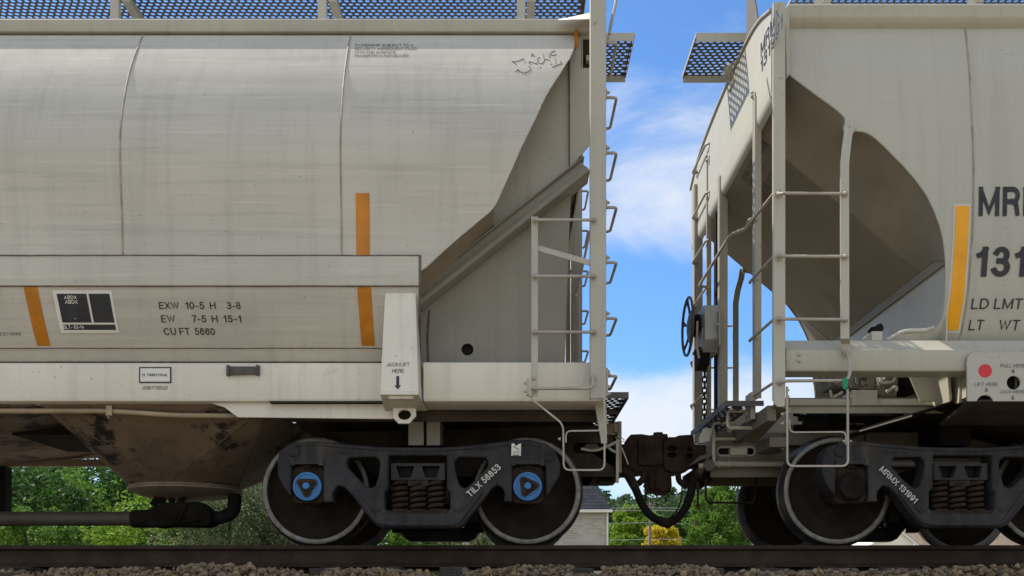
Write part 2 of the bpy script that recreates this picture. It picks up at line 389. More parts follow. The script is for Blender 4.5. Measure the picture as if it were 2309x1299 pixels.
M['lshade'] = paint("grimy_shaded_end_paint", (.27, .255, .21), .10, streak=.25, speck=.7, rust=.12, rough=.6, nscale=1.5)  # grimy frame paint, a darkened copy with shade put into the colour
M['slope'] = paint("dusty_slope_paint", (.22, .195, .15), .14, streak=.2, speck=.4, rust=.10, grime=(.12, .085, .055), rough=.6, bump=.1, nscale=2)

# ------------------------------------------------------------------ truck (bogie) parts shared by both cars
TD = 7.35                                     # distance of the side frame's front face
def TX(px): return (px - 941) * TD / F
def TZ(py): return ZC + (HY - py) * TD / F
def tpoly(l): return [(TX(a), TZ(b)) for a, b in l]
FRAME = [(625,1040),(629,1020),(643,1005),(665,998),(720,995),(770,999),(830,1006),(880,1008),(1003,1008),(1053,1005),(1115,997),(1158,992),
 (1195,991),(1232,1000),(1251,1016),(1264,1045),(1262,1072),(1239,1112),(1231,1118),(1231,1056),(1226,1045),(1212,1043),(1172,1043),(1158,1046),(1155,1056),(1155,1132),
 (1138,1132),(1136,1127),(1138,1112),(1133,1100),(1121,1094),(1109,1102),(1084,1136),(1060,1164),(1046,1182),(1030,1190),(860,1190),(845,1182),(821,1153),(793,1116),
 (776,1099),(762,1095),(751,1108),(749,1120),(752,1132),(729,1132),(729,1056),(725,1046),(712,1043),(672,1043),(660,1046),(656,1056),(656,1118),(650,1115),(637,1096),(626,1072)]
WIN = [(878,1027),(1005,1027),(1007,1031),(1007,1100),(1015,1109),(1015,1146),(1005,1158),(878,1158),(867,1146),(867,1109),(876,1100),(876,1031)]
TRI_L = [(781,1040),(788,1032),(846,1030),(855,1038),(857,1050),(853,1074),(846,1095),(836,1101),(828,1098),(806,1079),(783,1053)]
TRI_R = [(1882 - a, b) for a, b in TRI_L][::-1]

def truck(car, cx, caps, stencil):
    """side frames, springs, bolster, wheels, axles and bearing caps of one truck, as parts of its car"""
    def side(near):
        s = 1 if near else -1
        def place(mb): return mb if near else mb.mirror()
        mb = MB(); cplate(mb, [tpoly(FRAME), tpoly(WIN), tpoly(TRI_L), tpoly(TRI_R)], -1.15, -.97, .016, 3)
        # raised rolled flanges along the frame, bosses and pads
        mb.tube([Vector((TX(a), -1.145, TZ(b))) for a, b in ((800,1110),(824,1142),(850,1176),(866,1182),(1022,1182),(1036,1176),(1060,1142),(1084,1108))], .022, 8, .05)
        mb.tube([Vector((TX(a), -1.143, TZ(b))) for a, b in ((660,1003),(720,1001),(790,1008),(880,1014),(1000,1014),(1080,1008),(1160,998),(1220,1004))], .018, 8, .05)
        for u in (692, 1190):
            mb.box((TX(u-30), TX(u+30)), (-1.165, -1.1), (TZ(1047), TZ(1038)))
            mb.box((TX(u-38), TX(u-27)), (-1.17, -1.1), (TZ(1050), TZ(1034))); mb.box((TX(u+27), TX(u+38)), (-1.17, -1.1), (TZ(1050), TZ(1034)))
        mb.lathe([(0, -.012), (.04, -.012), (.045, 0)], (TX(664), -1.15, TZ(1018)), 'y', 16)
        mb.lathe([(.03, 0), (.03, -.01), (.04, -.01), (.045, 0)], (TX(1240 if caps == 'blue' else 846), -1.15, TZ(1030 if caps == 'blue' else 1142)), 'y', 16)
        mb.lathe([(.0, -.008), (.045, -.008), (.055, 0)], (TX(850), -1.15, TZ(1141)), 'y', 16)
        mb.lathe([(.0, -.008), (.045, -.008), (.055, 0)], (TX(1032), -1.15, TZ(1141)), 'y', 16)
        fr = place(mb).build('truck_side_frame', M['cast'], car, loc=(cx, 0, 0), smooth=45)
        kids = []
        sp = MB()
        for k, u in enumerate((899, 940, 981)):
            for yy in (-1.06, -.93):
                pts = []; z0, z1 = TZ(1148), TZ(1084)
                for i in range(5 * 16 + 1):
                    a = 2 * math.pi * i / 16
                    pts.append(Vector((TX(u) + .055*math.cos(a), yy + .055*math.sin(a), lerp(z0, z1, i / 80))))
                c = MB().tube(pts, .0175, 7)
                (place(c)).build('coil_spring', M['rust'], fr, smooth=60)
        st = MB().box((TX(868), TX(1014)), (-1.13, -.9), (TZ(1160), TZ(1150)))
        for u in (899, 940, 981): st.box((TX(u-14), TX(u+14)), (-1.137, -1.1), (TZ(1152), TZ(1147)))
        place(st).build('spring_seat', M['rust'], fr, bevel=.004)
        for u in (692, 1190):
            ad = MB(); o = [(u-37,1062),(u-30,1052),(u-10,1048),(u+10,1048),(u+30,1052),(u+37,1062),(u+37,1124),(u+28,1134),(u-28,1134),(u-37,1124)]
            cplate(ad, [tpoly(o)], -1.10, -.98, .008)
            ad.box((TX(u-7), TX(u+7)), (-1.135, -1.1), (TZ(1054), TZ(1049)))
            place(ad).build('bearing_adapter', M['rust'], fr)
        if near:
            for s_, p_, q_ in (("MOTION CONTROL", (892, 1024), (992, 1024)), ("270A   08-74", (762, 1023), (838, 1026)), ("S2A-11EN-UW", (1046, 1022), (1130, 1014))):
                tx = MB(); lettering(tx, s_, p_, q_, 7.5, lambda y: TD, .008, .0)
                tx.v = [(x - XP(941, TD - D0), y, z) for x, y, z in tx.v]
                tx.build('cast_lettering', M['cast'], fr, smooth=0)
            tx = MB()
            if stencil.startswith('T'): lettering(tx, stencil, (1061, 1122), (1131, 1056), 15.5, lambda y: TD, .022, .014)
            else: lettering(tx, stencil, (749, 1060), (829, 1136), 14, lambda y: TD, .022, .012)
            tx.v = [(x - XP(941, TD - D0), y, z) for x, y, z in tx.v]
            tx.build('stencilled_number', M['stencil'], fr, smooth=0)
        return fr
    nf = side(True); side(False)
    # bolster with its pocket ends, brake beam
    mb = MB()
    for s in (-1, 1):
        m2 = MB(); cplate(m2, [tpoly([(880,1043),(1003,1043),(1003,1082),(880,1082)]), tpoly([(892,1050),(933,1050),(925,1076),(900,1076)][::-1]), tpoly([(950,1050),(991,1050),(983,1076),(958,1076)][::-1])], -1.12, -1.0, .006)
        m2.box((TX(884), TX(999)), (-.99, -.3), (TZ(1086), TZ(1040)))
        m2.box((TX(918), TX(965)), (-1.11, -.98), (TZ(1095), TZ(1081)))
        if s > 0: m2 = m2.mirror()
        mb.add(m2.v, m2.f)
    mb.box((-.3, .3), (-.4, .4), (.50, .62))
    mb.build('truck_bolster', M['cast'], car, loc=(cx, 0, 0), bevel=.005)
    for s in (-1, 1):
        mb = MB(); mb.tube([(s*.44, -.8, .36), (s*.44, .8, .36)], .05, 8); mb.tube([(s*.44, -.62, .36), (s*.30, 0, .36), (s*.44, .62, .36)], .035, 8)
        for y in (-.76, .76): mb.box((s*.42 - .03, s*.42 + .06), (y - .05, y + .05), (.20, .52))
        mb.build('brake_beam', M['dark'], car, loc=(cx, 0, 0))
    # wheels
    for wx in (XP(692, -1.15) - XP(941, -1.15), XP(1190, -1.15) - XP(941, -1.15)):
        for s in (-1, 1):
            def pl(mb): return mb if s < 0 else mb.mirror()
            c = (0, 0, 0)
            wb = MB()
            wb.lathe([(.408, -.80), (.395, -.775), (.35, -.742), (.26, -.715), (.17, -.715), (.135, -.74), (.13, -.83), (.09, -.835), (.09, -.9)], c, 'y', 56)
            wb.lathe([(.40, -.69), (.36, -.70), (.26, -.68), (.15, -.66), (.14, -.60), (.085, -.60), (.085, 0)], c, 'y', 56)
            w = pl(wb).build('wheel', M['web'], car, loc=(cx + wx, 0, .457), smooth=50)
            rb = MB().lathe([(.408, -.80), (.412, -.819), (.420, -.823), (.444, -.823), (.4505, -.818)], c, 'y', 72)
            pl(rb).build('wheel_rim', M['rim'], w, smooth=40)
            tb = MB().lathe([(.4505, -.818), (.455, -.81), (.4575, -.75), (.461, -.724), (.472, -.712), (.482, -.703), (.4825, -.692), (.476, -.680), (.465, -.677), (.405, -.68), (.40, -.69)], c, 'y', 72)
            pl(tb).build('wheel_tread', M['tread'], w, smooth=40)
            jb = MB().lathe([(.118, -.86), (.122, -.9), (.122, -1.12), (.112, -1.135), (.10, -1.135)], c, 'y', 40)
            pl(jb).build('journal_bearing', M['rust'], w)
            if caps == 'blue':
                cb = MB().lathe([(.118, -1.06), (.118, -1.135), (.114, -1.147), (.098, -1.150), (.096, -1.143), (.075, -1.143), (.073, -1.152), (.03, -1.152), (.028, -1.19), (.024, -1.194), (0, -1.194)], c, 'y', 40)
                cap = pl(cb).build('bearing_cap', M['blue'], w, smooth=30)
                lb = MB(); ro = .5 if wx < 0 else .1
                tri = []
                for k in range(3):
                    a = ro + 2*math.pi*k/3
                    for q in (-.55, -.2, .2, .55): tri.append((.062*math.cos(a) + .028*math.cos(a + q*1.9), .062*math.sin(a) + .028*math.sin(a + q*1.9)))
                cplate(lb, [tri, circ(0, 0, .029, 16)], -1.158, -1.148, .002)
                for k in range(3):
                    a = ro + 2*math.pi*k/3; lb.bolt((.06*math.cos(a), -1.158, .06*math.sin(a)), .014, .014)
                pl(lb).build('cap_locking_plate', M['rust'], w)
            else:
                cb = MB().lathe([(.118, -1.06), (.118, -1.13), (.106, -1.145), (.104, -1.165), (.098, -1.172), (.09, -1.170), (.02, -1.172), (0, -1.172)], c, 'y', 40)
                pl(cb).build('bearing_cap', M['dark'], w, smooth=30)
    return nf

# ================================================================== LEFT CAR
L = thing('covered_hopper_car', 'weathered grey covered hopper car with blue wheel bearing caps and orange strips', 'hopper car', (-4.3, 0, 0))
LP = [(80,7.325),(105,7.235),(130,7.155),(160,7.075),(190,7.02),(220,6.975),(250,6.94),(280,6.915),(310,6.90),(350,6.897),(420,6.912),(500,6.935),(575,6.945),(645,6.955),(690,7.01),(735,7.075),(780,7.155),(818,7.235)]
dL = smooth_table(LP)
cutL = table([(80,1296),(110,1294),(132,1284),(165,1263),(213,1232),(265,1208),(335,1174),(375,1157),(404,1143.5),(450,1123),(462,1117),(475,1107),(502,1075),(531,1040),(566,1000),(597,968),(604,958),(610,949),(616,946),(640,946),(818,946)])
XL0 = -9.6
def shell(cut, dfun, rows, x0, off=0.0, n=10):
    """a curved side sheet: rows of photograph height from the far left or right to its cut edge"""
    out = []
    for py in rows:
        d = dfun(py); x1 = (cut(py) - CX) * d / F
        out.append([(lerp(x0, x1, k / n), d - D0 - off, ZC + (HY - py) * d / F) for k in range(n + 1)])
    return MB().grid(out)
rows = [80 + 7.4 * k for k in range(67)] + [577]
rows = sorted(rows[:-2] + [575, 606, 612])
up = shell(cutL, dL, [r for r in rows if r <= 612], XL0)
up.build('tank_side_sheet', M['lpaint'], L, solid=.012, off=-1)
up.mirror().build('tank_side_sheet', M['lpaint'], L, solid=.012, off=1)
band = shell(lambda y: 946, dL, [578, 582, 600, 620, 640, 644.5], XL0, .010)
band.build('side_doubler_band', M['lpaint'], L, solid=.014, off=-1)
low = shell(lambda y: 946, dL, [644.5, 650] + [660 + 10*k for k in range(16)] + [818], XL0)
low.build('lower_side_sheet', M['lpaint'], L, solid=.012, off=-1)
low.mirror().build('lower_side_sheet', M['lpaint'], L, solid=.012, off=1)
shell(lambda y: 946, dL, [575, 600, 645], XL0).mirror().build('side_doubler_band', M['lpaint'], L, solid=.014, off=1)
# weld seams
for px, py in ((271, 320), (768, 320)):
    x = (px - CX) * dL(py) / F
    MB().tube([Vector((x, dL(q) - D0 - .001, ZC + (HY - q) * dL(q) / F)) for q in range(80, 577, 8)], .007, 6).build('weld_seam', M['weld'], L)
for q, r_ in ((577.2, .0055), (646, .005), (785.5, .0045), (816.5, .007)):
    d = dL(q)
    pts = [Vector((lerp(XL0, (946 - CX) * d / F, k / 60), d - D0 - (.010 if q < 650 else 0) - .0005 + R.uniform(-.001, .001), ZC + (HY - q) * d / F + R.uniform(-.0015, .0015))) for k in range(61)]
    MB().tube(pts, r_, 5).build('weld_seam', M['dirt'], L)
MB().tube([Vector(((947 - CX) * dL(q) / F, dL(q) - D0 - .008, ZC + (HY - q) * dL(q) / F)) for q in (577, 600, 625, 650, 680, 710, 740, 770, 800, 816)], .010, 6).build('weld_seam', M['dirt'], L)
# ragged trimmed edge of the side sheet
e = []
for q in range(82, 613, 4):
    d = dL(q); e.append(Vector(((cutL(q) - CX) * d / F + R.uniform(-.0015, .0015), d - D0 + .004, ZC + (HY - q) * d / F + R.uniform(-.0015, .0015))))
MB().tube(e, .0045, 5).build('trimmed_edge', M['weld'], L)
# roof
roofp = [(-1.175, 4.16), (-1.10, 4.24), (-.9, 4.30), (-.5, 4.38), (0, 4.42), (.5, 4.38), (.9, 4.30), (1.10, 4.24), (1.175, 4.16)]
MB().grid([[(x, y, z) for y, z in roofp] for x in (XL0, -6, -3, 0, .56)]).build('roof_sheet', M['lpaint'], L, solid=.012)
for s in (-1, 1):
    mb = MB()
    y0 = -1.195; zt, zb = ZP(41, y0), ZP(71, y0)
    prof = [(-1.12, zt), (-1.185, zt), (y0, zt - .010), (y0, zb + .022), (y0 + .008, zb + .006), (y0 + .025, zb), (-1.14, zb), (-1.14, zb - .022), (-1.12, zb - .022)]
    mb.prism([(XL0, y, z) for y, z in prof], (XP(1338, -1.235) - XL0, 0, 0))
    (mb if s < 0 else mb.mirror()).build('top_chord', M['lframe'], L)
# end walls and recessed side panel
zc0 = 3.05
def quad(a, b, th): return MB().ppoly(a, b, th)
for s in (-1, 1):
    m1 = MB().ppoly([(1050,450),(1100,535),(1113,528),(1290,384),(1290,120),(1240,95)], -1.17, .012)
    m2 = MB().ppoly([(1285,100),(1285,378),(1300,362),(1331,326),(1331,153),(1310,153),(1310,80)], -1.19, .016)
    (m2 if s < 0 else m2.mirror()).build('end_gusset_panel', M['lframe'], L, bevel=.003)
    (m1 if s < 0 else m1.mirror()).build('end_gusset_panel', M['lframe'], L, bevel=.003)
    m1 = MB().tube([P(1284, q, -1.188) for q in (110, 200, 300, 372)], .006, 5); (m1 if s < 0 else m1.mirror()).build('weld_seam', M['dirt'], L)
mb = MB().prism([XZ for XZ in ((.56, -1.16, 3.04), (.56, 1.16, 3.04), (.56, 1.16, 4.22), (.56, 0, 4.41), (.56, -1.16, 4.22))], (.012, 0, 0))
mb.build('end_sheet', M['lframe'], L)
# sloping floor sheet of the end compartment and its edge channels
sl0, sl1 = Vector((-2.55, 0, .56)), Vector((.58, 0, 3.085))
n_ = Vector((-(sl1 - sl0).z, 0, (sl1 - sl0).x)).normalized()
mb = MB().prism([sl0 + Vector((.75, -1.22, .607)), sl1 + Vector((0, -1.22, 0)), sl1 + Vector((0, -1.22, 0)) + n_ * .012, sl0 + Vector((.75, -1.22, .607)) + n_ * .012], (0, 2.44, 0))
mb.build('slope_sheet', M['hopper'], L)
for s in (-1, 1):
    mb = MB()
    a, b = P(930, 668, -1.22), P(1312, 366, -1.22); dirv = (b - a).normalized(); nn = Vector((dirv.z, 0, -dirv.x))
    prof = [(0, -.012), (-.004, .0), (-.006, .030), (-.012, .045), (-.030, .062), (-.034, .085), (-.028, .098), (-.012, .104), (.20, .104), (.20, -.012)]
    vs = [a + Vector((0, y, 0)) + nn * t for y, t in prof] + [b + Vector((0, y, 0)) + nn * (t) for y, t in prof]
    k = len(prof); mb.add(vs, [tuple(range(k)), tuple(range(k, 2*k))[::-1]] + [(i, (i+1) % k, k + (i+1) % k, k + i) for i in range(k)])
    mb.bar(a + Vector((0, -.02, 0)) - nn * .016, b + Vector((0, -.02, 0)) - nn * .016, .010, .05, (0, 1, 0))
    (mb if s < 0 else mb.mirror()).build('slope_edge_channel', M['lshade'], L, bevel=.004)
# brown strip of slope seen under the trimmed sheet
mb = MB().prism([P(938, 612, -1.50), P(1113, 462, -1.48), P(1113, 514, -1.22), P(940, 664, -1.22)], (-.006, 0, .01))
mb.build('slope_flange', M['flange'], L)
# upright shear plate with its round hole
mb = MB(); y0 = -1.08
pplate(mb, [[(930,712),(1010,646),(1288,424),(1284,520),(1279,640),(1273,835),(930,835)], circ(1054, 788, 13.5)], y0, y0 + .012, .002)
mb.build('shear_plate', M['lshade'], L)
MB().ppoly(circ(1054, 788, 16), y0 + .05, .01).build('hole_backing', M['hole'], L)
MB().tube([P(a, b, y0 - .002) for a, b in ((968,700),(964,760),(966,815))], .009, 5).build('weld_seam', M['dirt'], L)
# side sill
YS = -1.36
for s in (-1, 1):
    zt, zb = ZP(818, YS), ZP(906, YS)
    prof = [(YS + .12, zt + .004), (YS + .012, zt), (YS, zt - .012), (YS, zb + .03), (YS + .01, zb + .008), (YS + .03, zb), (YS + .16, zb - .004), (YS + .16, zb + .01), (YS + .12, zb + .014), (YS + .03, zb + .02), (YS + .02, zb + .04), (YS + .02, zt - .02), (YS + .12, zt - .012)]
    mb = MB().prism([(XL0, y, z) for y, z in prof], (XP(952, YS) - XL0, 0, 0))
    (mb if s < 0 else mb.mirror()).build('side_sill', M['lsill'], L)
    YE = -1.42
    zt, zb = ZP(817, YE), ZP(906, YE)
    prof = [(YE + .10, zt), (YE + .006, zt), (YE, zt - .006), (YE, zb + .03), (YE + .012, zb + .008), (YE + .035, zb), (YE + .30, zb - .003), (YE + .30, zb + .012), (YE + .04, zb + .014), (YE + .014, zb + .04), (YE + .014, zt - .014), (YE + .10, zt - .012)]
    mb = MB().prism([(XP(955, YE), y, z) for y, z in prof], (XP(1364, YE) - XP(955, YE), 0, 0))
    (mb if s < 0 else mb.mirror()).build('end_sill_plate', M['lsill'], L)
MB().tube([P(a, b, YS - .012) for a, b in ((948,818),(953,850),(956,880),(960,905))], .014, 6).build('weld_seam', M['lunder'], L)
mb = MB().ppoly([(460,905),(505,918),(536,941),(885,945),(898,928),(912,912),(960,908),(960,903)], YS + .05, .014)
mb.build('stub_sill_panel', M['lsill'], L, bevel=.004)
# floor over the truck, body bolster, stub centre sill
MB().box((-1.9, XP(1362, YE)), (-1.38, 1.38), (1.088, 1.098)).build('underframe_plate', M['soot_shade'], L)
for s in (-1, 1): MB().box((-1.85, XP(1362, YE)), (s*1.09 - .01, s*1.09 + .01), (.99, 1.088)).build('underframe_stringer', M['soot_shade'], L)
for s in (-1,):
    MB().prism([(XL0, -1.17, 4.16), (XL0, 1.17, 4.16), (XL0, 1.57, 3.1), (XL0, 1.5, 2.0), (XL0, 1.25, 1.0), (XL0, -1.25, 1.0), (XL0, -1.5, 2.0), (XL0, -1.57, 3.1)], (.01, 0, 0)).build('end_sheet', M['lframe'], L)  # unseen cap on the cut-off body, added to keep sun from leaking in
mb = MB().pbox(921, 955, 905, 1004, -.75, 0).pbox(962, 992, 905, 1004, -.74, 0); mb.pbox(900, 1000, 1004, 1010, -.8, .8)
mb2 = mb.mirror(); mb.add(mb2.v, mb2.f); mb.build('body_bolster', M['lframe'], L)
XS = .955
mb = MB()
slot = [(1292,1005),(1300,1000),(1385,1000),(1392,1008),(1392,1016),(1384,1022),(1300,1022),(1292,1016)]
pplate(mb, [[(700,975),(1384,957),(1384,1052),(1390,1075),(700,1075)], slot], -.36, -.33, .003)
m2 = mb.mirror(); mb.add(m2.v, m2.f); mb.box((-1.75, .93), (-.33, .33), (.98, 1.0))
mb.build('center_sill', M['soot_shade'], L)
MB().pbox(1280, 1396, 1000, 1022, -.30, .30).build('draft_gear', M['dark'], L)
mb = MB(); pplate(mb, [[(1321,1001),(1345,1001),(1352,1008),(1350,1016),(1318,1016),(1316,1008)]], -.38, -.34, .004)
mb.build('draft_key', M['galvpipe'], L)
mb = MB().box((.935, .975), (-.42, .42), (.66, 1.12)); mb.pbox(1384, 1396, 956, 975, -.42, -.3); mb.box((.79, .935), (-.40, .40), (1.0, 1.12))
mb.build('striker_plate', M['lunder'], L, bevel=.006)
# hoppers below, round outlet and pneumatic line
def hopper(cx, xl, xr, zt, zr=.565, ob=M['hopper']):
    mb = MB(); ym = 1.28
    B = [(xl, -ym, zt), (xr, -ym, zt), (xr, ym, zt), (xl, ym, zt)]
    n = 12; r = .475
    key = [-math.pi/2, 0, math.pi/2, math.pi]           # front, right, back, left points of the ring
    corners = [B[1], B[2], B[3], B[0]]
    for k in range(4):
        a0, a1 = key[k], key[k] + math.pi/2
        arc = [(cx + r*math.cos(lerp(a0, a1, j/n)), r*math.sin(lerp(a0, a1, j/n)), zr) for j in range(n + 1)]
        mb.add([corners[k]] + arc, [(0, j + 1, j + 2) for j in range(n)])
        prev = corners[k - 1]
        mb.add([prev, corners[k], arc[0]], [(0, 1, 2)])
    o = mb.build('discharge_hopper', ob, L, smooth=25, solid=.01)
    w = MB()
    for k in range(4):
        q = (cx + r*math.cos(key[k]), r*math.sin(key[k]), zr)
        for b in (corners[k], corners[k-1]): w.tube([Vector(b), Vector(q)], .009, 5)
    w.build('crease_weld', M['dirt'], o)
    f = MB().lathe([(.44, .03), (.50, .03), (.505, .026), (.505, .014), (.50, .008), (.512, .006), (.512, -.012), (.50, -.018), (.40, -.055), (.15, -.09), (0, -.09)], (cx, 0, zr - .02), 'z', 48)
    f.build('outlet_flange', M['lunder'], o, smooth=30)
    return o
hA = hopper(-3.046, -3.735, -1.93, 1.09)
hB = hopper(-6.6, -9.0, -3.80, 1.09, .76)
# two round weathered stencil marks on the hopper face
def dface(py): return 7.22 + (py - 930) * .0047
for cxp, cyp in ((345, 1015), (380, 1060)):
    mb = MB(); mb.tube([P(a, b, dface(b) - D0 - .012) for a, b in circ(cxp, cyp, 20, 20, 23)], .004, 4); mb.tube([P(a, b, dface(b) - D0 - .012) for a, b in circ(cxp, cyp, 12, 16, 14)], .003, 4)
    mb.build('faded_round_mark', M['dirt'], hA)
mb = MB().box((-4.4, -3.2), (-.5, .5), (.985, 1.10)); mb.build('saddle_plate', M['dark'], L)
mb = MB().tube([(-9.5, -.15, .273), (XP(330, -.15), -.15, .273)], .066, 20); mb.build('pneumatic_pipe', M['galvpipe'], L)
mb = MB(); y0 = -.28
mb.tube([P(300, 1170, -.15), P(352, 1170, -.15)], .083, 16)
pplate(mb, [[(330,1150),(352,1138),(372,1132),(445,1131),(462,1142),(474,1155),(476,1178),(462,1187),(372,1186),(348,1189),(330,1186)]], y0, -.02, .02, 3)
for u in (368, 388): mb.tube([P(u, 1134, -.15), P(u, 1118, -.15)], .028, 10)
mb.tube([P(405, 1134, -.2), P(418, 1117, -.2)], .03, 8)
mb.bar(P(402, 1176, y0 - .01), P(420, 1134, y0 - .01), .03, .02)
mb.bar(P(360, 1186, -.3), P(450, 1172, -.3), .012, .02)
mb.tube([P(345, 1140, -.1), P(352, 1128, -.1), P(372, 1128, -.1)], .035, 10, .05)
mb.build('outlet_valve', M['dark'], L, smooth=45)
mb = MB().tube([P(462, 1168, -.15), P(500, 1168, -.15), P(527, 1155, -.1), P(530, 1118, -.05)], .062, 16, .16); mb.build('elbow_pipe', M['rubber'], L, smooth=60)
mb = MB().tube([(-9.5, .35, .96), (XP(245, .35), .35, .96)], .001, 4)
mb = MB().box((-9.5, XP(243, .9)), (.86, .94), (ZP(1052, .9), ZP(1037, .9))); mb.build('far_cross_rail', M['lunder'], L)
MB().box((XP(-6, .88), XP(17, .88)), (.84, .96), (ZP(1186, .88), ZP(1053, .88))).build('rail_stanchion', M['dark'], L)
# brake pipe under the sill
mb = MB().tube([(-9.5, -1.27, ZP(927, -1.27)), P(240, 927, -1.27), P(310, 931, -1.27), P(390, 937, -1.27), P(560, 938, -1.2)], .021, 10, .3); mb.build('train_line_pipe', M['tan'], L, smooth=60)
mb = MB().pbox(238, 252, 914, 937, -1.305, -1.29); mb.tube([P(243, 938, -1.31), P(247, 944, -1.30)], .006, 6); mb.build('pipe_clip', M['tan'], L, bevel=.003)
# jack / lift panel
mb = MB(); zt = ZP(662, -1.52); ytop, ybot = -1.535, -1.63
a, b = (XP(868, ytop), XP(937, ytop)), (XP(857, ybot), XP(944, ybot))
zb_ = ZP(884, ybot)
vs = [(a[0], ytop, zt), (a[1], ytop, zt), (b[1], ybot, zb_), (b[0], ybot, zb_), (a[0], -1.44, zt), (a[1], -1.44, zt), (b[1], -1.30, zb_), (b[0], -1.30, zb_)]
mb.add(vs, [(0, 1, 2, 3), (4, 7, 6, 5), (0, 4, 5, 1), (1, 5, 6, 2), (3, 2, 6, 7), (0, 3, 7, 4)])
jp = mb.build('jacking_panel', M['lsill'], L, bevel=.005)
mb = MB().box((b[0], b[1]), (ybot - .006, -1.32), (zb_ - .022, zb_)); mb.box((b[0] + .06, b[1] - .04), (-1.60, -1.5), (zb_ - .045, zb_ - .022))
mb.prism([(b[1] - .02, -1.62, zb_ - .02), (b[1] + .0, -1.62, zb_ - .02), (b[1] + .04, -1.36, zb_ - .09), (b[0] - .0, -1.36, zb_ - .09), (b[0], -1.62, zb_ - .02)], (0, .01, .004))
mb.build('jacking_pad', M['lsill'], jp, bevel=.003)
def dJ(py): return D0 + lerp(ytop, ybot, (py - 662) / 222)
mb = MB(); lettering(mb, "JACK/LIFT", (872, 826), (923, 826), 8.5, dJ, .004, .0); mb.build('lettering', M['ink'], jp, smooth=0); mb = MB(); lettering(mb, "HERE", (884, 840.5), (911, 840.5), 8.5, dJ, .004, .0); mb.build('lettering', M['ink'], jp, smooth=0)
mb = MB()
o = [P(x, y, dJ(y) - D0 - .004) for x, y in ((893.5,848),(900,848),(900,869),(904,869),(897,878),(889.5,869),(893.5,869))]
mb.add(o, [tuple(range(7))]); mb.build('arrow_mark', M['ink'], jp, smooth=0)
mb = MB(); pplate(mb, [[(886,900),(938,900),(938,938),(923,955),(898,955),(886,942)], circ(912, 935, 14.5, 24, 11.5)], -1.40, -1.365, .004)
mb.build('towing_lug', M['lsill'], L)
# corner posts, ladder, grab irons, stirrup
def post(px0, px1, y0, zt, zb, dx=.055):
    mb = MB()
    x0, x1 = XP(px0, y0), XP(px1, y0)
    mb.box((x0, x1), (y0, y0 + .012), (zb, zt)); mb.box((x1 - .011, x1), (y0 + .012, y0 + .11), (zb, zt)); mb.box((x0, x0 + .010), (y0 + .012, y0 + .07), (zb, zt))
    return mb
pz1, pz0 = 4.62, ZP(898, -1.62)
post(1331, 1367, -1.62, pz1, pz0).build('corner_post', M['lframe'], L, bevel=.004)
post(1331, 1367, -1.62, pz1, pz0).mirror().build('corner_post', M['lframe'], L, bevel=.004)
mb = MB().box((.64, .765), (1.44, 1.50), (1.30, 4.1)); mb.box((.64, .652), (1.36, 1.44), (1.30, 4.1)); mb.build('far_corner_channel', M['lframe'], L, bevel=.004)
MB().box((.66, .75), (1.2, 1.25), (1.5, 4.0)).build('brake_mast_plate', M['lframe'], L, bevel=.006)
mb = MB().prism([P(1258, 45, -1.25), P(1336, 42, -1.5), P(1368, 20, -1.62), P(1368, 22, -1.2), P(1335, 40, -1.2)], (0, 0, .012))
mb.build('corner_gusset', M['lframe'], L)
MB().bolt(P(1342, 50, -1.62), .014, .012).build('post_bolt', M['lframe'], L)
MB().ppoly([(1296,66),(1303,66),(1303,100),(1298,110),(1294,100)], -1.22, .02).build('rusty_edge_tab', M['orange'], L)
MB().ppoly([(1299,62),(1336,62),(1336,156),(1299,156)], -1.05, .012).build('recess_shade_plate', M['soot_shade'], L)  # dark plate added for the shadow inside the recess
MB().pbox(1322, 1334, 124, 136, -1.10, -1.05).build('recess_angle', M['lframe'], L)
xA = XP(1197, -1.62); 
mb = MB().box((XP(1198, -1.62), XP(1213, -1.62)), (-1.62, -1.608), (ZP(893, -1.62), ZP(488, -1.62)))
mb.box((XP(1198, -1.62), XP(1198, -1.62) + .010), (-1.608, -1.55), (ZP(893, -1.62), ZP(486, -1.62)))
lad = mb.build('ladder_stile', M['lframe'], L, bevel=.002)
for py in (496, 623, 749):
    mb = MB().tube([P(1205, py, -1.628), P(1207, py, -1.66), P(1212, py, -1.672), P(1332, py, -1.672), P(1338, py, -1.66), P(1339, py, -1.628)], .0115, 10, .02)
    for u in (1205, 1339): mb.bolt(P(u, py + .5, -1.622), .019, .022)
    mb.build('ladder_rung', M['tube'], L)
mb = MB().bar(P(1210, 559, -1.60), P(1334, 594, -1.60), .042, .010); mb.build('ladder_brace', M['lframe'], L, bevel=.002)
mb = MB().tube([P(1196, 876, -1.64), P(1322, 876, -1.665), P(1336, 872, -1.665), P(1338, 852, -1.65), P(1337, 850, -1.62)], .0125, 10, .05); mb.bolt(P(1337, 851, -1.63), .019, .022)
for q in (854, 885): mb.bolt(P(1203, q, -1.622), .013, .016)
mb.build('side_grab_iron', M['tube'], L)
def flat(pts, w, t):      # bent flat bar
    return MB().tube([Vector(p) for p in pts], max(w, t) * .5, 4, .05, sq=True)
mb = flat([P(1189, 856, -1.60), P(1190, 893, -1.60), P(1270, 957, -1.62), P(1271, 1060, -1.62), P(1363, 1060, -1.62), P(1363, 960, -1.62), P(1362, 866, -1.61)], .018, .018)
mb.build('step_stirrup', M['tube'], L)
mb = flat([P(1276, 998, -1.615), P(1276, 972, -1.615), P(1355, 971, -1.615), P(1358, 950, -1.615)], .015, .015)
mb.bolt(P(1264, 990, -1.61), .012, .02, -1, 'x'); mb.bolt(P(1366, 954, -1.61), .012, .02, 1, 'x')
mb.build('stirrup_rung', M['tube'], L)
mb = MB().pbox(1188, 1194, 853, 890, -1.615, -1.56)
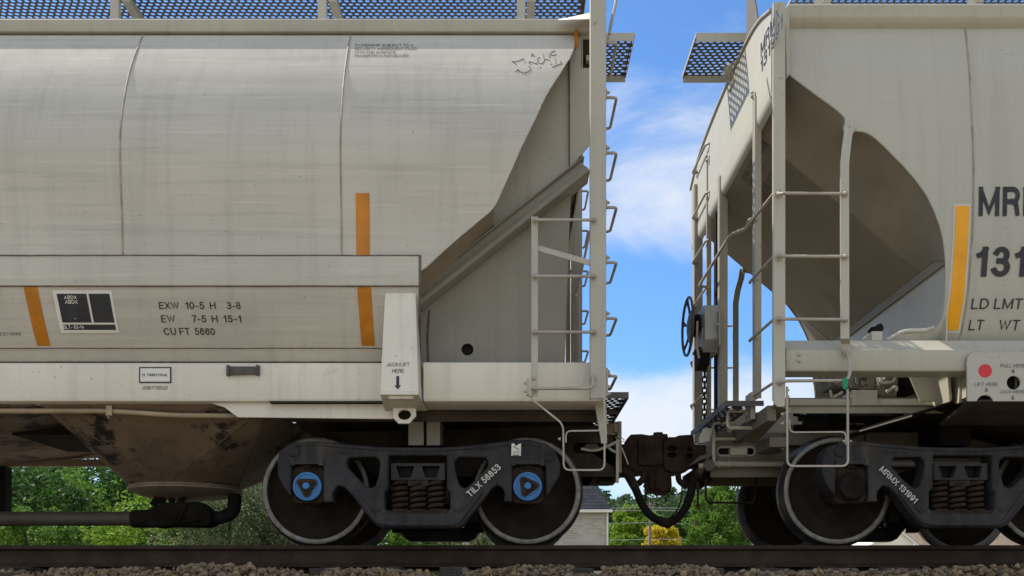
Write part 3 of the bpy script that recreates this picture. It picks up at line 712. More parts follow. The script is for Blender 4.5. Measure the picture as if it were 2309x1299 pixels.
for q in (864, 882): mb.bolt((XP(1188, -1.6), -1.6, ZP(q, -1.6)), .014, .025, -1, 'x')
mb.build('stirrup_plate', M['lframe'], L, bevel=.002)
mb = MB().box((XP(1367, -1.6), XP(1367, -1.6) + .014), (-1.60, -1.54), (ZP(893, -1.6), ZP(829, -1.6)))
for q in (842, 870, 886): mb.bolt((XP(1367, -1.6) + .014, -1.57, ZP(q, -1.6)), .014, .026, 1, 'x')
mb.build('stirrup_plate', M['lframe'], L, bevel=.002)
xe = .717
def egrab(z, x=xe):
    mb = MB().tube([(x - .01, -1.53, z), (x + .085, -1.53, z), (x + .085, -1.06, z), (x - .01, -1.06, z)], .0115, 9, .035)
    mb.box((x - .001, x + .008), (-1.57, -1.50), (z - .02, z + .045)); mb.bolt((x + .008, -1.535, z + .035), .014, .026, 1, 'x')
    return mb
for py in (97, 220, 345, 468, 592, 718, 848):
    z = ZP(py, -1.53)
    egrab(z).build('end_grab_iron', M['tube'], L); egrab(z).mirror().build('end_grab_iron', M['tube'], L)
mb = MB().tube([P(1374, 78, -1.55), P(1377, 60, -1.5), P(1392, -10, -1.4), P(1410, -150, -1.0)], .012, 8, .1); mb.build('roof_grab_iron', M['tube'], L)
for s in (-1, 1):
    x0 = xe - .011
    mb = MB().box((x0, xe - .002), (-1.10, -1.02), (1.2, 4.1)); (mb if s < 0 else mb.mirror()).build('end_ladder_stile', M['lframe'], L)
MB().tube([P(1331, 520, 0.9), P(1300, 665, .9), P(1296, 668, .8)], .013, 8, .03).build('brake_lever_rod', M['tube'], L)
# perforated walkways
def perf(mb, x0, x1, y0, y1, z, px, py, rx, ry, th=.004, n=12):
    ny = max(1, int((y1 - y0) / py)); py = (y1 - y0) / ny
    ang = [math.atan2(v, u) for u, v in ((1, -1/3), (1, 1/3), (1, 1), (1/3, 1), (-1/3, 1), (-1, 1), (-1, 1/3), (-1, -1/3), (-1, -1), (-1/3, -1), (1/3, -1), (1, -1))]
    sq = [(1, -1/3), (1, 1/3), (1, 1), (1/3, 1), (-1/3, 1), (-1, 1), (-1, 1/3), (-1, -1/3), (-1, -1), (-1/3, -1), (1/3, -1), (1, -1)]
    for j in range(ny):
        cy = y0 + (j + .5) * py; off = px / 2 if j % 2 else 0
        xs = x0 - off
        while xs < x1 - .2 * px:
            a, b = max(xs, x0), min(xs + px, x1); cxm = xs + px / 2
            if b - a > px * .98:
                vs = []
                for zz in (z, z + th):
                    for (u, v) in sq: vs.append((cxm + u * px / 2, cy + v * py / 2, zz))
                    for t in ang: vs.append((cxm + rx * math.cos(t), cy + ry * math.sin(t), zz))
                fs = []
                for i in range(12):
                    k = (i + 1) % 12
                    fs += [(i, k, 12 + k, 12 + i), (24 + i, 36 + i, 36 + k, 24 + k), (12 + i, 12 + k, 36 + k, 36 + i)]
                mb.add(vs, fs)
            elif b - a > .004: mb.box((a, b), (cy - py / 2, cy + py / 2), (z, z + th))
            xs += px
    return mb
def walkway(car, x0, x1, ya, yb, z, name='running_board', edge=.055, **k):
    o = perf(MB(), x0, x1, ya, yb, z, k.get('px', .060), k.get('py', .042), k.get('rx', .0205), k.get('ry', .0165)).build(name, M['galv'], car, smooth=0)
    e = MB().box((x0, x1), (ya - .006, ya), (z - edge, z + .012)).box((x0, x1), (yb, yb + .006), (z - edge, z + .012))
    e.box((x0 - .006, x0), (ya - .006, yb + .006), (z - edge * .3, z + .012)).box((x1, x1 + .006), (ya - .006, yb + .006), (z - edge * .3, z + .012))
    e.build('walkway_edge', M['lframe'] if car is L else M['rframe'], o, bevel=.002)
    return o
walkway(L, -5.0, .63, -.76, -.10, 4.70)
walkway(L, .56, 1.045, -.74, -.12, 4.36, 'roof_end_platform', .06)
for px in (258, 726, 1175):
    for s in (-1, 1):
        x = XP(px, -.78)
        mb = MB().box((x - .035, x + .035), (-.785, -.775), (4.2, 4.72)); mb.box((x + .026, x + .035), (-.775, -.73), (4.2, 4.70)); mb.box((x + .05, x + .12), (-.76, -.10), (4.63, 4.694))
        (mb if s < 0 else mb.mirror()).build('walkway_bracket', M['lframe'], L, bevel=.002)
# lower crossover platform
x1 = .895
o = perf(MB(), .72, x1, -1.46, -.1, 1.135, .055, .075, .02, .022).build('crossover_platform', M['galv'], L, smooth=0)
MB().box((x1, x1 + .008), (-1.46, -.1), (1.10, 1.15)).box((.70, x1 + .008), (-1.468, -1.46), (1.10, 1.15)).box((.72, x1), (-.9, -.88), (1.09, 1.135)).build('walkway_edge', M['galv'], o)
mb = MB().ppoly([(1341,910),(1368,910),(1369,1000),(1356,1000)], -1.30, .02); mb.build('platform_bracket', M['lframe'], L, bevel=.003)
# orange tape, signs, lettering
o_ = [(802, 833, 436, 805.5, 833.5, 577), (806, 837, 647, 814.5, 844.5, 780), (54, 85, 647, 88, 116, 780)]
for k, q in enumerate(o_):
    mb = MB()
    a, b, t, c, d_, u = q; rows_ = []
    for j in range(13):
        py = lerp(t, u, j / 12); d = dL(py); xl, xr = (a - CX) * dL(t) / F, (b - CX) * dL(t) / F
        rows_.append([(x, d - .003 - D0, ZC + (HY - py) * d / F) for x in (xl, xr)])
    mb.grid(rows_).build('orange_reflector_strip', M['orange'], L, smooth=0)
def patch(name, px0, px1, p0, p1, m, par, off, ref=None):
    t = ref or p0; rows_ = []
    for j in range(9):
        py = lerp(p0, p1, j / 8); d = dL(py)
        rows_.append([((x - CX) * dL(t) / F, d - off - D0, ZC + (HY - py) * d / F) for x in (px0, px1)])
    return MB().grid(rows_).build(name, m, par, smooth=0)
ref = 655
sg = patch('data_sign', 118, 252, 655, 751, M['white'], L, .004, ref)
for a, b, t, u in ((127, 194, 663, 728), (199, 246, 663, 728), (127, 246, 732.5, 744.5)): patch('black_field', a, b, t, u, M['ink'], sg, .006, ref)
mb = MB(); lettering(mb, "ABDX", (145, 675), (174, 675), 8.5, dL, .008, .01); lettering(mb, "ABDX", (147, 685), (176, 685), 8.5, dL, .008, .01); lettering(mb, "BLT- 03-14", (143.5, 741.5), (190, 741.5), 8, dL, .008, .012)
lettering(mb, "-", (169, 722), (172.5, 722), 8, dL, .008, .01); mb.build('lettering', M['white'], sg, smooth=0)
for line in ((("EXW", 359.5, 404.5, 697), ("10-5", 418.5, 461, 697), ("H", 474, 487, 697), ("3-8", 512, 543, 697)), (("EW", 364.5, 396, 727), ("7-5", 434, 465.5, 727), ("H", 478.5, 491.5, 727), ("15-1", 504, 545, 727)), (("CU FT", 371, 429, 755.5), ("5660", 440, 485.5, 755.5))):
    for s_, a, b, y in line:
        mb = MB(); lettering(mb, s_, (a, y), (b, y), 16, dL, .004, .006); mb.build('side_lettering', M['ink'], L, smooth=0)
mb = MB(); lettering(mb, "-E21-0068", (-4, 756.5), (48, 756.5), 7, dL, .004, .0); mb.build('faded_lettering', M['fade'], L, smooth=0)
for k, s_ in enumerate(("OWNERSHIP SUBJECT TO A", "SECURITY AGREEMENT FILED", "WITH THE SURFACE", "TRANSPORTATION BOARD")):
    w = (131, 141, 94, 124)[k]; a = (800, 799, 798, 797)[k]
    mb = MB(); lettering(mb, s_, (a, 104.5 + 7.9 * k), (a + w, 104.5 + 7.9 * k), 5.6, dL, .004, .004); mb.build('faded_lettering', M['fade'], L, smooth=0)
dS = lambda y: D0 + YS
mb = MB(); pplate(mb, [[(313.5,827.5),(386,827.5),(386,863.5),(313.5,863.5)]], YS - .006, YS - .001, .001); ms = mb.build('maker_sign', M['ink'], L)
MB().ppoly([(316.5,830.5),(383,830.5),(383,860.5),(316.5,860.5)], YS - .0085, .002).build('white_field', M['white'], ms)
mb = MB(); lettering(mb, "TRINITYRAIL", (331, 848.5), (378, 848.5), 6, dS, .0105, .014)
for a0 in (0, 1, 2, 3):
    c = P(323.5, 845.5, YS - .0105); pts = []
    for rr, ws in ((.0125, (.12, .5, .88)), (.006, (.8, .5, .2))):
        for w_ in ws: an = math.pi/2 * (a0 + w_); pts.append(c + Vector((rr*math.cos(an), 0, rr*math.sin(an))))
    mb.add(pts, [tuple(range(6))])
mb.build('lettering', M['ink'], ms, smooth=0)
mb = MB(); lettering(mb, "JOB F12022", (320.5, 878), (378, 878), 7.5, dS, .004, .0); mb.build('sill_lettering', M['ink'], L, smooth=0)
mb = MB().pbox(512, 582, 826, 844, YS - .02, YS); mb.pbox(510, 517, 823, 847, YS - .03, YS).pbox(577, 584, 823, 846, YS - .03, YS); mb.bar(P(514, 846, YS - .025), P(580, 842, YS - .025), .008, .01)
mb.build('card_holder', M['galv'], L, bevel=.003)
# pen tag near the top right corner
G = lambda x, y: (1130 + x * 170 / 2208, 90 + y * 100 / 1299)
strokes = [[(310,640),(400,640),(500,620),(590,580),(650,545)], [(340,640),(420,700),(455,740)], [(650,545),(655,600),(690,650),(730,680)], [(885,735),(800,650),(860,640),(960,680),(1060,725),(1020,650)],
 [(1130,510),(1080,530),(1060,600),(1080,670),(1150,710),(1220,680),(1260,620),(1270,560),(1330,575),(1420,605)], [(1225,405),(1240,460),(1240,520)], [(1385,405),(1420,440),(1430,490),(1405,520)],
 [(1590,330),(1510,340),(1440,390),(1460,450),(1530,465),(1610,425)], [(1560,520),(1580,600),(1600,685)], [(1720,605),(1750,660),(1790,690),(1700,720),(1580,760),(1485,800)], [(1430,705),(1480,720)],
 [(415,935),(460,900),(510,865)], [(490,885),(540,920),(600,955),(700,980),(780,930),(870,870)], [(800,760),(850,810),(885,850)], [(1060,845),(1075,830)], [(1130,815),(1170,800)], [(880,485),(930,405)], [(890,400),(940,470)], [(960,470),(1000,480)]]
mb = MB()
for s_ in strokes:
    pts = []
    for x, y in s_:
        a, b = G(x, y); d = dL(b) - .0015; pts.append(P(a, b, d - D0))
    mb.tube(pts, .0026, 4, .03)
mb.build('pen_scrawl', M['ink'], L, smooth=0)
# truck and coupler end
tL = truck(L, XP(941, -1.15), 'blue', 'TILX 56853')
mb = MB().ppoly([(1153.5,1000),(1160,1000),(1163,1006),(1170,1001),(1175,1000),(1174.5,1028),(1153,1028)], TD - D0 - .022, .004)
dc = mb.build('torn_white_label', M['white'], L)
mb = MB()
for a, b, y, w in ((1156, 1172, 1018, .8), (1156, 1172, 1021, .6), (1156, 1171, 1025, 2.4)): mb.ppoly([(a, y), (b, y), (b, y + w), (a, y + w)], TD - D0 - .0245, .002)
mb.bar(P(1157, 1006, TD - D0 - .024), P(1170, 1014, TD - D0 - .024), .006, .003); mb.build('printed_lines', M['fade'], dc)
CPL = [(1390,1001),(1416,1001),(1417,985),(1423,979),(1447,978),(1466,981),(1484,978),(1505,977.5),(1508,986),(1497,992),(1497,1050),(1500,1060),(1514,1066),(1516,1096),(1512,1110),(1490,1110),(1484,1106),(1467,1106),(1464,1090),(1463,1070),(1455,1064),(1440,1066),(1425,1060),(1418,1050),(1390,1050)]
mb = MB(); pplate(mb, [CPL], -.17, .17, .018, 3); mb.pbox(1440, 1494, 990, 1048, -.20, -.15); mb.pbox(1478, 1494, 1060, 1100, -.19, -.15)
cp = mb.build('coupler', M['coupler'], L, smooth=50)
MB().tube([P(1484, 976, -.02), P(1484, 1112, -.02)], .045, 12).build('knuckle_pin', M['coupler'], cp)
mb = MB()
mb.bar(P(1392, 992, -.60), P(1392, 1089, -.60), .024, .02, (0, 1, 0)); mb.tube([P(1310, 1012, -.62), P(1340, 1018, -.62), P(1372, 1006, -.62), P(1393, 995, -.6)], .013, 8, .06); mb.tube([P(1365, 1003, -.6), P(1382, 1018, -.6), P(1393, 1020, -.6)], .012, 8, .05)
mb.tube([P(1393, 993, -.6), P(1388, 986, -.6), P(1398, 984, -.6), P(1408, 992, -.6), P(1405, 996, -.6), P(1393, 993, -.6)], .004, 5)
mb.build('uncoupling_lever', M['tube'], L, smooth=50)
mb = MB().pbox(1338, 1398, 1064, 1078, -.30, .3).pbox(1352, 1382, 1074, 1086, -.25, .1); mb.tube([P(1310, 1072, -.3), P(1410, 1070, -.3)], .03, 10); mb.build('angle_cock', M['dark'], L, smooth=50)
hose = [P(a, b, y) for a, b, y in ((1402,1060,-.30),(1418,1072,-.32),(1434,1104,-.3),(1448,1140,-.25),(1468,1165,-.2),(1492,1177,-.15),(1508,1180,-.12))]
hs_ = MB().tube(hose, .037, 12, .12).build('brake_hose', M['rubber'], L, smooth=60)
mb = MB(); mb.tube([P(1404, 1060, -.3), P(1416, 1070, -.31), P(1432, 1098, -.3)], .043, 12, .05); mb.build('hose_fitting', M['coupler'], hs_, smooth=60)
MB().tube([P(1490, 1176, -.15), P(1510, 1181, -.12)], .046, 10).build('hose_coupling', M['coupler'], hs_, smooth=60)
mb = MB()
mb.tube([P(1440, 1090, -.27), P(1446, 1085, -.22), P(1452, 1076, -.2), P(1452, 1062, -.2)], .03, 10, .08); mb.build('hose_elbow', M['coupler'], hs_, smooth=60)
def chain(mb, a, b, n, r=.016, w=.005):
    a, b = Vector(a), Vector(b); d = (b - a) / n
    for i in range(n):
        c = a + d * (i + .5); L_ = d.length * .72
        for _ in (0,):
            ax = Vector((1, 0, 0)) if i % 2 else Vector((0, 1, 0)); z = d.normalized()
            mb.tube([c + ax * r * math.cos(t) + z * L_ * math.sin(t) for t in [2*math.pi*k/10 for k in range(11)]], w, 5)
    return mb
chain(MB(), P(1454, 1088, -.2), P(1456, 1132, -.22), 8, .012, .005).build('hose_chain', M['coupler'], hs_)
mb = MB().tube([P(1400, 1006, -.35), P(1410, 1030, -.33), P(1418, 1052, -.32)], .006, 6); mb.build('release_rod', M['lsill'], L)
mb = MB().lathe([(.03, 0), (.038, .006), (.03, .012), (.022, .006), (.03, 0)], P(1414, 1056, -.34), 'y', 14); mb.build('hose_hook', M['coupler'], L)

# ================================================================== RIGHT CAR
Rc = thing('covered_hopper_car', 'clean cream covered hopper car with handbrake wheel and red marker dot', 'hopper car', (4.8, 0, 0))
RP = [(56,7.06),(80,7.034),(115,7.010),(155,6.985),(192,6.97),(269,6.945),(340,6.925),(400,6.92),(477,6.927),(540,6.942),(592,6.967),(640,6.99),(669,7.01),(710,7.055),(746,7.10),(768,7.14)]
dR = smooth_table(RP)
cutR = table([(58,1773),(160,1773),(164,1776),(210,1837),(243,1883),(256,1898),(266,1906),(278,1908),(289,1908.5),(292.5,1915),(294.5,1930),(295.5,1945),(298,1954),(303,1964),(310,1974),(330,1996),(355,2020),(375,2040),(405,2066),(440,2091),(475,2108),(510,2121),(545,2129),(580,2133),(620,2134),(660,2133),(690,2131),(712,2128),(725,2123),(735,2116),(743,2107),(749,2090),(752,2060),(756,2020),(768,2000)])
XR1 = 9.4
rows = sorted(set([58,160,164,256,266,278,289,292.5,294.5,295.5,298,303,712,725,735,743,749,752,756,768] + [66 + 7.5*k for k in range(91)]))
for s in (-1, 1):
    mb = shell(cutR, dR, rows, XR1)
    (mb if s < 0 else mb.mirror()).build('side_sheet', M['rpaint'], Rc, solid=.012, off=-1 if s < 0 else 1)
e = []
for q in rows[1:]:
    d = dR(q); e.append(Vector(((cutR(q) - CX) * d / F, d - D0 + .006, ZC + (HY - q) * d / F)))
MB().tube(e, .0065, 5).build('cut_edge_lip', M['rpaint'], Rc)
x = (2195 - CX) * dR(400) / F
MB().tube([Vector((x, dR(q) - D0, ZC + (HY - q) * dR(q) / F)) for q in range(58, 769, 10)], .0075, 6).build('weld_seam', M['weld'], Rc)
# top chord and roof
for s in (-1, 1):
    y0 = -1.52; zt, zb = ZP(8, y0), ZP(58, y0)
    prof = [(-1.40, zt + .005), (y0 + .01, zt + .003), (y0, zt - .008), (y0, ZP(14, y0)), (y0 + .006, ZP(18, y0)), (y0 + .006, ZP(34, y0)), (y0 + .012, ZP(39, y0)), (y0 + .045, ZP(48, y0)), (y0 + .085, ZP(55, y0)), (y0 + .10, zb), (-1.40, zb)]
    mb = MB().prism([(XP(1777, y0), y, z) for y, z in prof], (XR1 - XP(1777, y0), 0, 0))
    (mb if s < 0 else mb.mirror()).build('top_chord', M['rframe'], Rc)
arch = smooth_table([(-1.62,4.02),(-1.45,4.085),(-1.28,4.15),(-1.04,4.205),(-.6,4.245),(0,4.26),(.6,4.245),(1.04,4.205),(1.28,4.15),(1.45,4.085),(1.62,4.02)])
XE = 1.985
ys = [-1.44 + 2.88 * k / 24 for k in range(25)]
MB().grid([[(x, y, arch(y) + .004) for y in ys] for x in (XE - .02, 4, 7, XR1)]).build('roof_sheet', M['rpaint'], Rc, solid=.012)
ye = [-1.56 + 3.12 * k / 28 for k in range(29)]
zr = lambda x: 3.38 - .843 * (x - XE)
g = []
for y in ye:
    col = [(XE, y, lerp(arch(y), 3.425, k / 6)) for k in range(7)] + [(XE + .005, y, 3.395), (XE + .018, y, 3.372), (XE + .04, y, zr(XE + .04))]
    g.append(col)
MB().grid(g).build('end_sheet', M['rpaint'], Rc, solid=.012)
mb = MB()
mb.tube([(XE - .012, y, arch(y) + .004) for y in ye], .014, 6); mb.build('roof_end_trim', M['rframe'], Rc)
# sloping end floor and what hangs below it
xb, zb = 3.365, 2.216
g = [[(lerp(XE + .035, xb, k / 8), y, zr(lerp(XE + .035, xb, k / 8))) for k in range(9)] for y in [-1.03 + 2.06 * j / 14 for j in range(15)]]
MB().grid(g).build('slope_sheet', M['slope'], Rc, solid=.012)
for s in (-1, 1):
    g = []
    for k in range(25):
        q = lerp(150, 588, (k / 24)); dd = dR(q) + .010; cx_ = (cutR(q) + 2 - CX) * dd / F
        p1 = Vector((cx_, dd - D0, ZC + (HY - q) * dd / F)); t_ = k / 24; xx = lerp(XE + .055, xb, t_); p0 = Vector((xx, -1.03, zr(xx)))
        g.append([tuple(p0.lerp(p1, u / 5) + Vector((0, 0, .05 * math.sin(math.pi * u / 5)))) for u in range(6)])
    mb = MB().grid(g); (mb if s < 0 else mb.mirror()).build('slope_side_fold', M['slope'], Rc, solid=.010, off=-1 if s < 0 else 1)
strap = paint("rust_streaked_seam", (.17, .125, .085), .35, rust=.5, streak=.3, rough=.8, nscale=4)
for y in (-1.03, 1.03):
    a, b = Vector((XE + .06, y, zr(XE + .06) - .004)), Vector((xb, y, zb - .004)); MB().bar(a, b, .03, .005, (0, 0, 1)).build('slope_seam_strap', strap, Rc)
mb = MB().box((xb - .02, xb + .012), (-1.47, 1.47), (zb - .075, zb + .004)); mb.build('slope_foot_flange', M['slope'], Rc, bevel=.003)
mb = MB().box((xb, xb + .012), (-1.45, 1.45), (1.50, zb - .07)); mb.build('hopper_front_sheet', M['rframe'], Rc)
MB().tube([P(2000, 768, -1.36), P(2030, 750, -1.38), P(2045, 746, -1.39), P(2085, 746, -1.40), P(2106, 738, -1.41)], .016, 8, .08).build('side_sheet_return', M['rpaint'], Rc)
# lettering on the slope
def slope_text(mb, txt, y0, y1, x, h):      # reads from the far side towards the near side
    me = text_mesh(txt, .0); xs = [v.co.x for v in me.vertices]; a, b = min(xs), max(xs); c = math.cos(math.atan(.843))
    return lay(mb, me, lambda v: (x - v.y * h * c, lerp(y0, y1, (v.x - a) / (b - a)), zr(x - v.y * h * c) - .010 - v.z * .0005))
def slope_at(px, py):       # where the sight line through this photo point meets the slope
    u, w = (px - CX) / F, (HY - py) / F       # x = u d, z = ZC + w d ; z = 3.38 - .843 (x - XE)
    d = (3.38 + .843 * XE - ZC) / (w + .843 * u); return u * d, d - D0
mb = MB()
for s_, p, q, h in (("SPRG 7 OC 7 IC 5053", (1675, 401), (1739, 331), .055), ("SPRG 7 WHLS", (1688, 414), (1731, 381), .055), ("AXLE KER NO 24 BRK", (1697, 462), (1762, 388), .055), ("HORSE 04", (1724, 452), (1760, 412), .055)):
    a, b = slope_at(*p), slope_at(*q); mb = MB(); slope_text(mb, s_, a[1], b[1], (a[0] + b[0]) / 2, h); mb.build('slope_lettering', M['ink'], Rc, smooth=0)
def end_text(mb, txt, y0, y1, z, h):
    me = text_mesh(txt, .012); xs = [v.co.x for v in me.vertices]; a, b = min(xs), max(xs)
    return lay(mb, me, lambda v: (XE - .008 - v.z * .0005, lerp(y0, y1, (v.x - a) / (b - a)), z + v.y * h))
mb = MB()
def yend(px): return XE * F / (px - CX) - D0
end_text(mb, "MRMX", yend(1717), yend(1717) - .52, ZP(131, yend(1717)), .115)
end_text(mb, "131991", yend(1717), yend(1717) - .60, ZP(168, yend(1717)), .115)
mb.build('end_lettering', M['ink'], Rc, smooth=0)
# corner posts, ladder stiles on the end
def lpost(px0, px1, y0, zt, zb, dy=.03):
    x0, x1 = XP(px0, y0), XP(px1, y0); c = .03
    mb = MB(); o = [(x0, zb + c), (x0 + c, zb), (x1 - c * .4, zb), (x1, zb + c * .4), (x1, zt), (x0, zt)]
    cplate(mb, [o], y0, y0 + .012, .003)
    mb.box((x0 - .001, x0 + .010), (y0 + .012, y0 + dy), (zb + .05, zt)); return mb
YN = -1.62
lp = lpost(1744, 1771, YN, ZP(4, YN), ZP(917, YN)); lp.build('corner_post', M['rframe'], Rc)
MB().ppoly([(1770,18),(1780,8),(1781,163),(1774,178)], YN + .03, .05).build('post_edge_flange', M['rframe'], Rc, bevel=.004)
def endpost(pl, pm, pr, zt, zb, name):
    """an upright on the car end: photo columns of its far edge, its corner and the end of its camera-facing flange"""
    x = XE - .02; y0, y1 = x * F / (pm - CX) - D0, x * F / (pl - CX) - D0; w = (pr - pm) * (y0 + D0) / F
    mb = MB().box((x, x + .010), (y0, y1), (zb, zt)); mb.box((x + .010, x + w), (y0, y0 + .010), (zb, zt))
    return mb.build(name, M['rmid'], Rc, bevel=.002)
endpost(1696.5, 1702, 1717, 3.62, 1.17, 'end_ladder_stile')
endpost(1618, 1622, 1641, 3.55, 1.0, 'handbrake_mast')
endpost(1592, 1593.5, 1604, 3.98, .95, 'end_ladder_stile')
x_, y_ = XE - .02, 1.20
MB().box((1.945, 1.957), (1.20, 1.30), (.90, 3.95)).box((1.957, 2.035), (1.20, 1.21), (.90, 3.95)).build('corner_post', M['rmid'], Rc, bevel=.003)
MB().box((1.985, 2.0), (.34, .44), (1.0, 3.3)).build('mast_gap_fill', M['dark'], Rc)  # dark box added to fill the gap between mast and stile
for px, py in ((1704, 210), (1704, 217), (1600, 352), (1600, 362)): MB().bolt((XE - .022, XE * F / (px - CX) - D0, ZP(py, XE * F / (px - CX) - D0)), .02, .02, -1, 'x').build('stile_bolt', M['tube'], Rc)
# end ladder rungs
for py in (438, 580, 722, 864):
    z = ZP(py, -1.6)
    mb = MB().tube([(XE + .03, -1.63, z), (XE - .005, -1.60, z), (XE - .034, -1.06, z), (XE - .034, -1.03, z), (XE - .02, -1.03, z)], .0115, 9, .02); mb.bolt((XE - .012, -1.14, z - .01), .016, .02, -1, 'y')
    mb.build('end_ladder_rung', M['tube'], Rc, smooth=50)
for py in (395, 497, 597, 697, 800, 915):
    z = ZP(py, 1.3)
    mb = MB().tube([(XE - .012, .60, z), (XE - .04, .64, z), (XE - .05, 1.24, z), (XE - .03, 1.27, z)], .0115, 9, .03); mb.bolt((XE - .03, 1.195, z - .015), .022, .02, -1, 'y')
    mb.build('end_ladder_rung', M['tube'], Rc, smooth=50)
z = ZP(496, -1.03); x = 1.93
mb = MB().tube([(XE, -1.02, z + .02), (XE - .03, -1.0, z + .01), (1.975, -.86, z), (1.87, -.72, z), (1.87, .60, z), (1.955, .62, z), (1.957, .62, z + .05)], .014, 9, .05)
mb.build('long_grab_iron', M['tube'], Rc, smooth=50)
# side ladder
st = MB()
prof = [(1915,272),(1913,300),(1909,330),(1905,368),(1905,380),(1905,500),(1905.5,764),(1908,775),(1909,796)]
ysd = [-1.60,-1.615,-1.655,-1.67,-1.67,-1.67,-1.67,-1.60,-1.58]
pts = [P(a, b, y) for (a, b), y in zip(prof, ysd)]
w = XP(1915, -1.67) - XP(1895, -1.67)
vs, fs = [], []
for p in pts:
    for dx, dy in ((-w/2, 0), (w/2, 0), (w/2, .011), (-w/2, .011)): vs.append(p + Vector((dx, dy, 0)))
n_ = len(pts)
for i in range(n_ - 1):
    for k in range(4): fs.append((i*4 + k, i*4 + (k+1) % 4, (i+1)*4 + (k+1) % 4, (i+1)*4 + k))
fs += [(0, 1, 2, 3), tuple((n_-1)*4 + k for k in (3, 2, 1, 0))]
st.add(vs, fs); st.build('ladder_stile', M['rframe'], Rc, bevel=.002)
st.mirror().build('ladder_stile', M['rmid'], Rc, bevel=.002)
mb = MB().lathe([(0, -.004), (.045, -.004), (.05, .01)], P(1916, 288, -1.59), 'y', 20); mb.bolt(P(1916, 287, -1.595), .016, .018); mb.build('stile_mount', M['rpaint'], Rc)
for py in (437, 578.5, 720.5):
    mb = MB().tube([P(1755, py + .5, -1.63), P(1758, py, -1.665), P(1766, py - 1, -1.705), P(1896, py, -1.705), P(1905, py + .5, -1.685)], .0115, 10, .02)
    mb.bolt(P(1755.5, py + .5, -1.622), .021, .026); mb.bolt(P(1905.5, py + .5, -1.672), .021, .026)
    mb.lathe([(.0, -.004), (.032, -.004), (.034, 0)], P(1755.5, py + .5, -1.622), 'y', 16); mb.build('ladder_rung', M['tube'], Rc, smooth=50); mb.mirror().build('ladder_rung', M['tube'], Rc, smooth=50)
mb = MB().tube([P(1757, 863, -1.63), P(1764, 862, -1.67), P(1774, 859, -1.685), P(1902, 858, -1.685), P(1913, 853, -1.68), P(1916, 843, -1.67), P(1916, 816, -1.65), P(1911, 800, -1.62), P(1910, 797, -1.60)], .0125, 10, .05)
mb.bolt(P(1757, 862.5, -1.622), .021, .026); mb.bolt(P(1910, 797, -1.595), .021, .026); mb.build('side_grab_iron', M['tube'], Rc, smooth=50)
for s in (0,):
    mb = flat([P(1774.5, 872, -1.62), P(1775, 1051, -1.62), P(1912, 1051, -1.62), P(1911, 878, -1.60)], .02, .02); mb.build('step_stirrup', M['tube'], Rc)
    mb = flat([P(1780, 946, -1.61), P(1780, 975, -1.61), P(1908, 974, -1.61), P(1907, 1002, -1.61)], .015, .015)
    mb.bolt(P(1766, 934, -1.61), .012, .02, -1, 'x'); mb.bolt(P(1766, 955, -1.61), .012, .02, -1, 'x'); mb.bolt(P(1905, 995, -1.61), .011, .02, -1, 'x'); mb.bolt(P(1915, 995, -1.61), .011, .02, 1, 'x'); mb.bolt(P(1915, 894, -1.6), .012, .02, 1, 'x')
    for q in (880, 894): mb.bolt(P(1774, q, -1.6), .012, .02, 1, 'x')
    mb.build('stirrup_rung', M['tube'], Rc)
# side sill beam and lifting panel
yb = -1.56
for s in (-1, 1):
    zt, zb2 = ZP(768, yb + .10), ZP(838, yb)
    prof = [(-1.36, zt + .002), (yb + .10, zt), (yb + .02, ZP(785, yb)), (yb, ZP(789, yb)), (yb, zb2 + .03), (yb + .010, zb2 + .008), (yb + .035, zb2), (yb + .20, zb2 + .002), (yb + .20, zb2 + .016), (-1.34, zb2 + .02), (-1.34, zt - .012)]
    mb = MB().prism([(XP(1773, yb), y, z) for y, z in prof], (XR1 - XP(1773, yb), 0, 0))
    (mb if s < 0 else mb.mirror()).build('side_sill_beam', M['rframe'], Rc, bevel=.002)
mb = MB()
for q in (799.5, 813.5): mb.bolt(P(1802, q, yb), .017, .018)
mb.build('sill_bolt', M['rframe'], Rc)
mb = MB().ppoly([(1770,790),(1782,790),(1782,838),(1770,838)], yb + .03, .15); mb.build('sill_end_plate', M['rframe'], Rc)
rc = [(2181,905),(2181,818),(2183,806),(2189,798),(2199,794),(2420,794),(2420,905)]
yj = -1.60
rc = rc[:-1] + [(2420,905),(2240,905),(2238,899),(2232,893),(2222,890.5),(2212,893),(2206,899),(2202,905)]
mb = MB(); pplate(mb, [rc, circ(2286, 863, 15.5, 28)], yj, yj + .02, .004)
jp2 = mb.build('jacking_panel', M['rpaint'], Rc)
mb = MB().prism([(XP(2181, yj), yj + .004, ZP(905, yj)), (XP(2181, yj), yj + .10, ZP(918, yj)), (XP(2181, yj), yj + .45, ZP(935, yj)), (XP(2181, yj), yj + .46, ZP(930, yj)), (XP(2181, yj), yj + .11, ZP(910, yj)), (XP(2181, yj), yj + .016, ZP(900, yj))], (2.0, 0, 0)); mb.build('panel_bottom_bend', M['soot_shade'], jp2)
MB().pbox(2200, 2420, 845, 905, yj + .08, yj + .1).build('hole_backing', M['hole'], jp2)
MB().tube([P(2291, 849, yj + .06), P(2291, 878, yj + .06)], .012, 8).build('inner_rod', M['galvpipe'], jp2)
dj = lambda y: D0 + yj
MB().ppoly(circ(2221.7, 836, 15, 36), yj - .003, .002).build('red_marker_dot', M['red'], jp2)
for s_, x0_, x1_, y_ in (("LIFT HERE", 2198, 2251, 870.5), ("PULL HERE", 2256, 2312, 828.5), ("JACK HERE", 2255, 2311, 887)):
    mb = MB(); lettering(mb, s_, (x0_, y_), (x1_, y_), 8, dj, .004, .0); mb.build('panel_lettering', M['fade'], jp2, smooth=0)
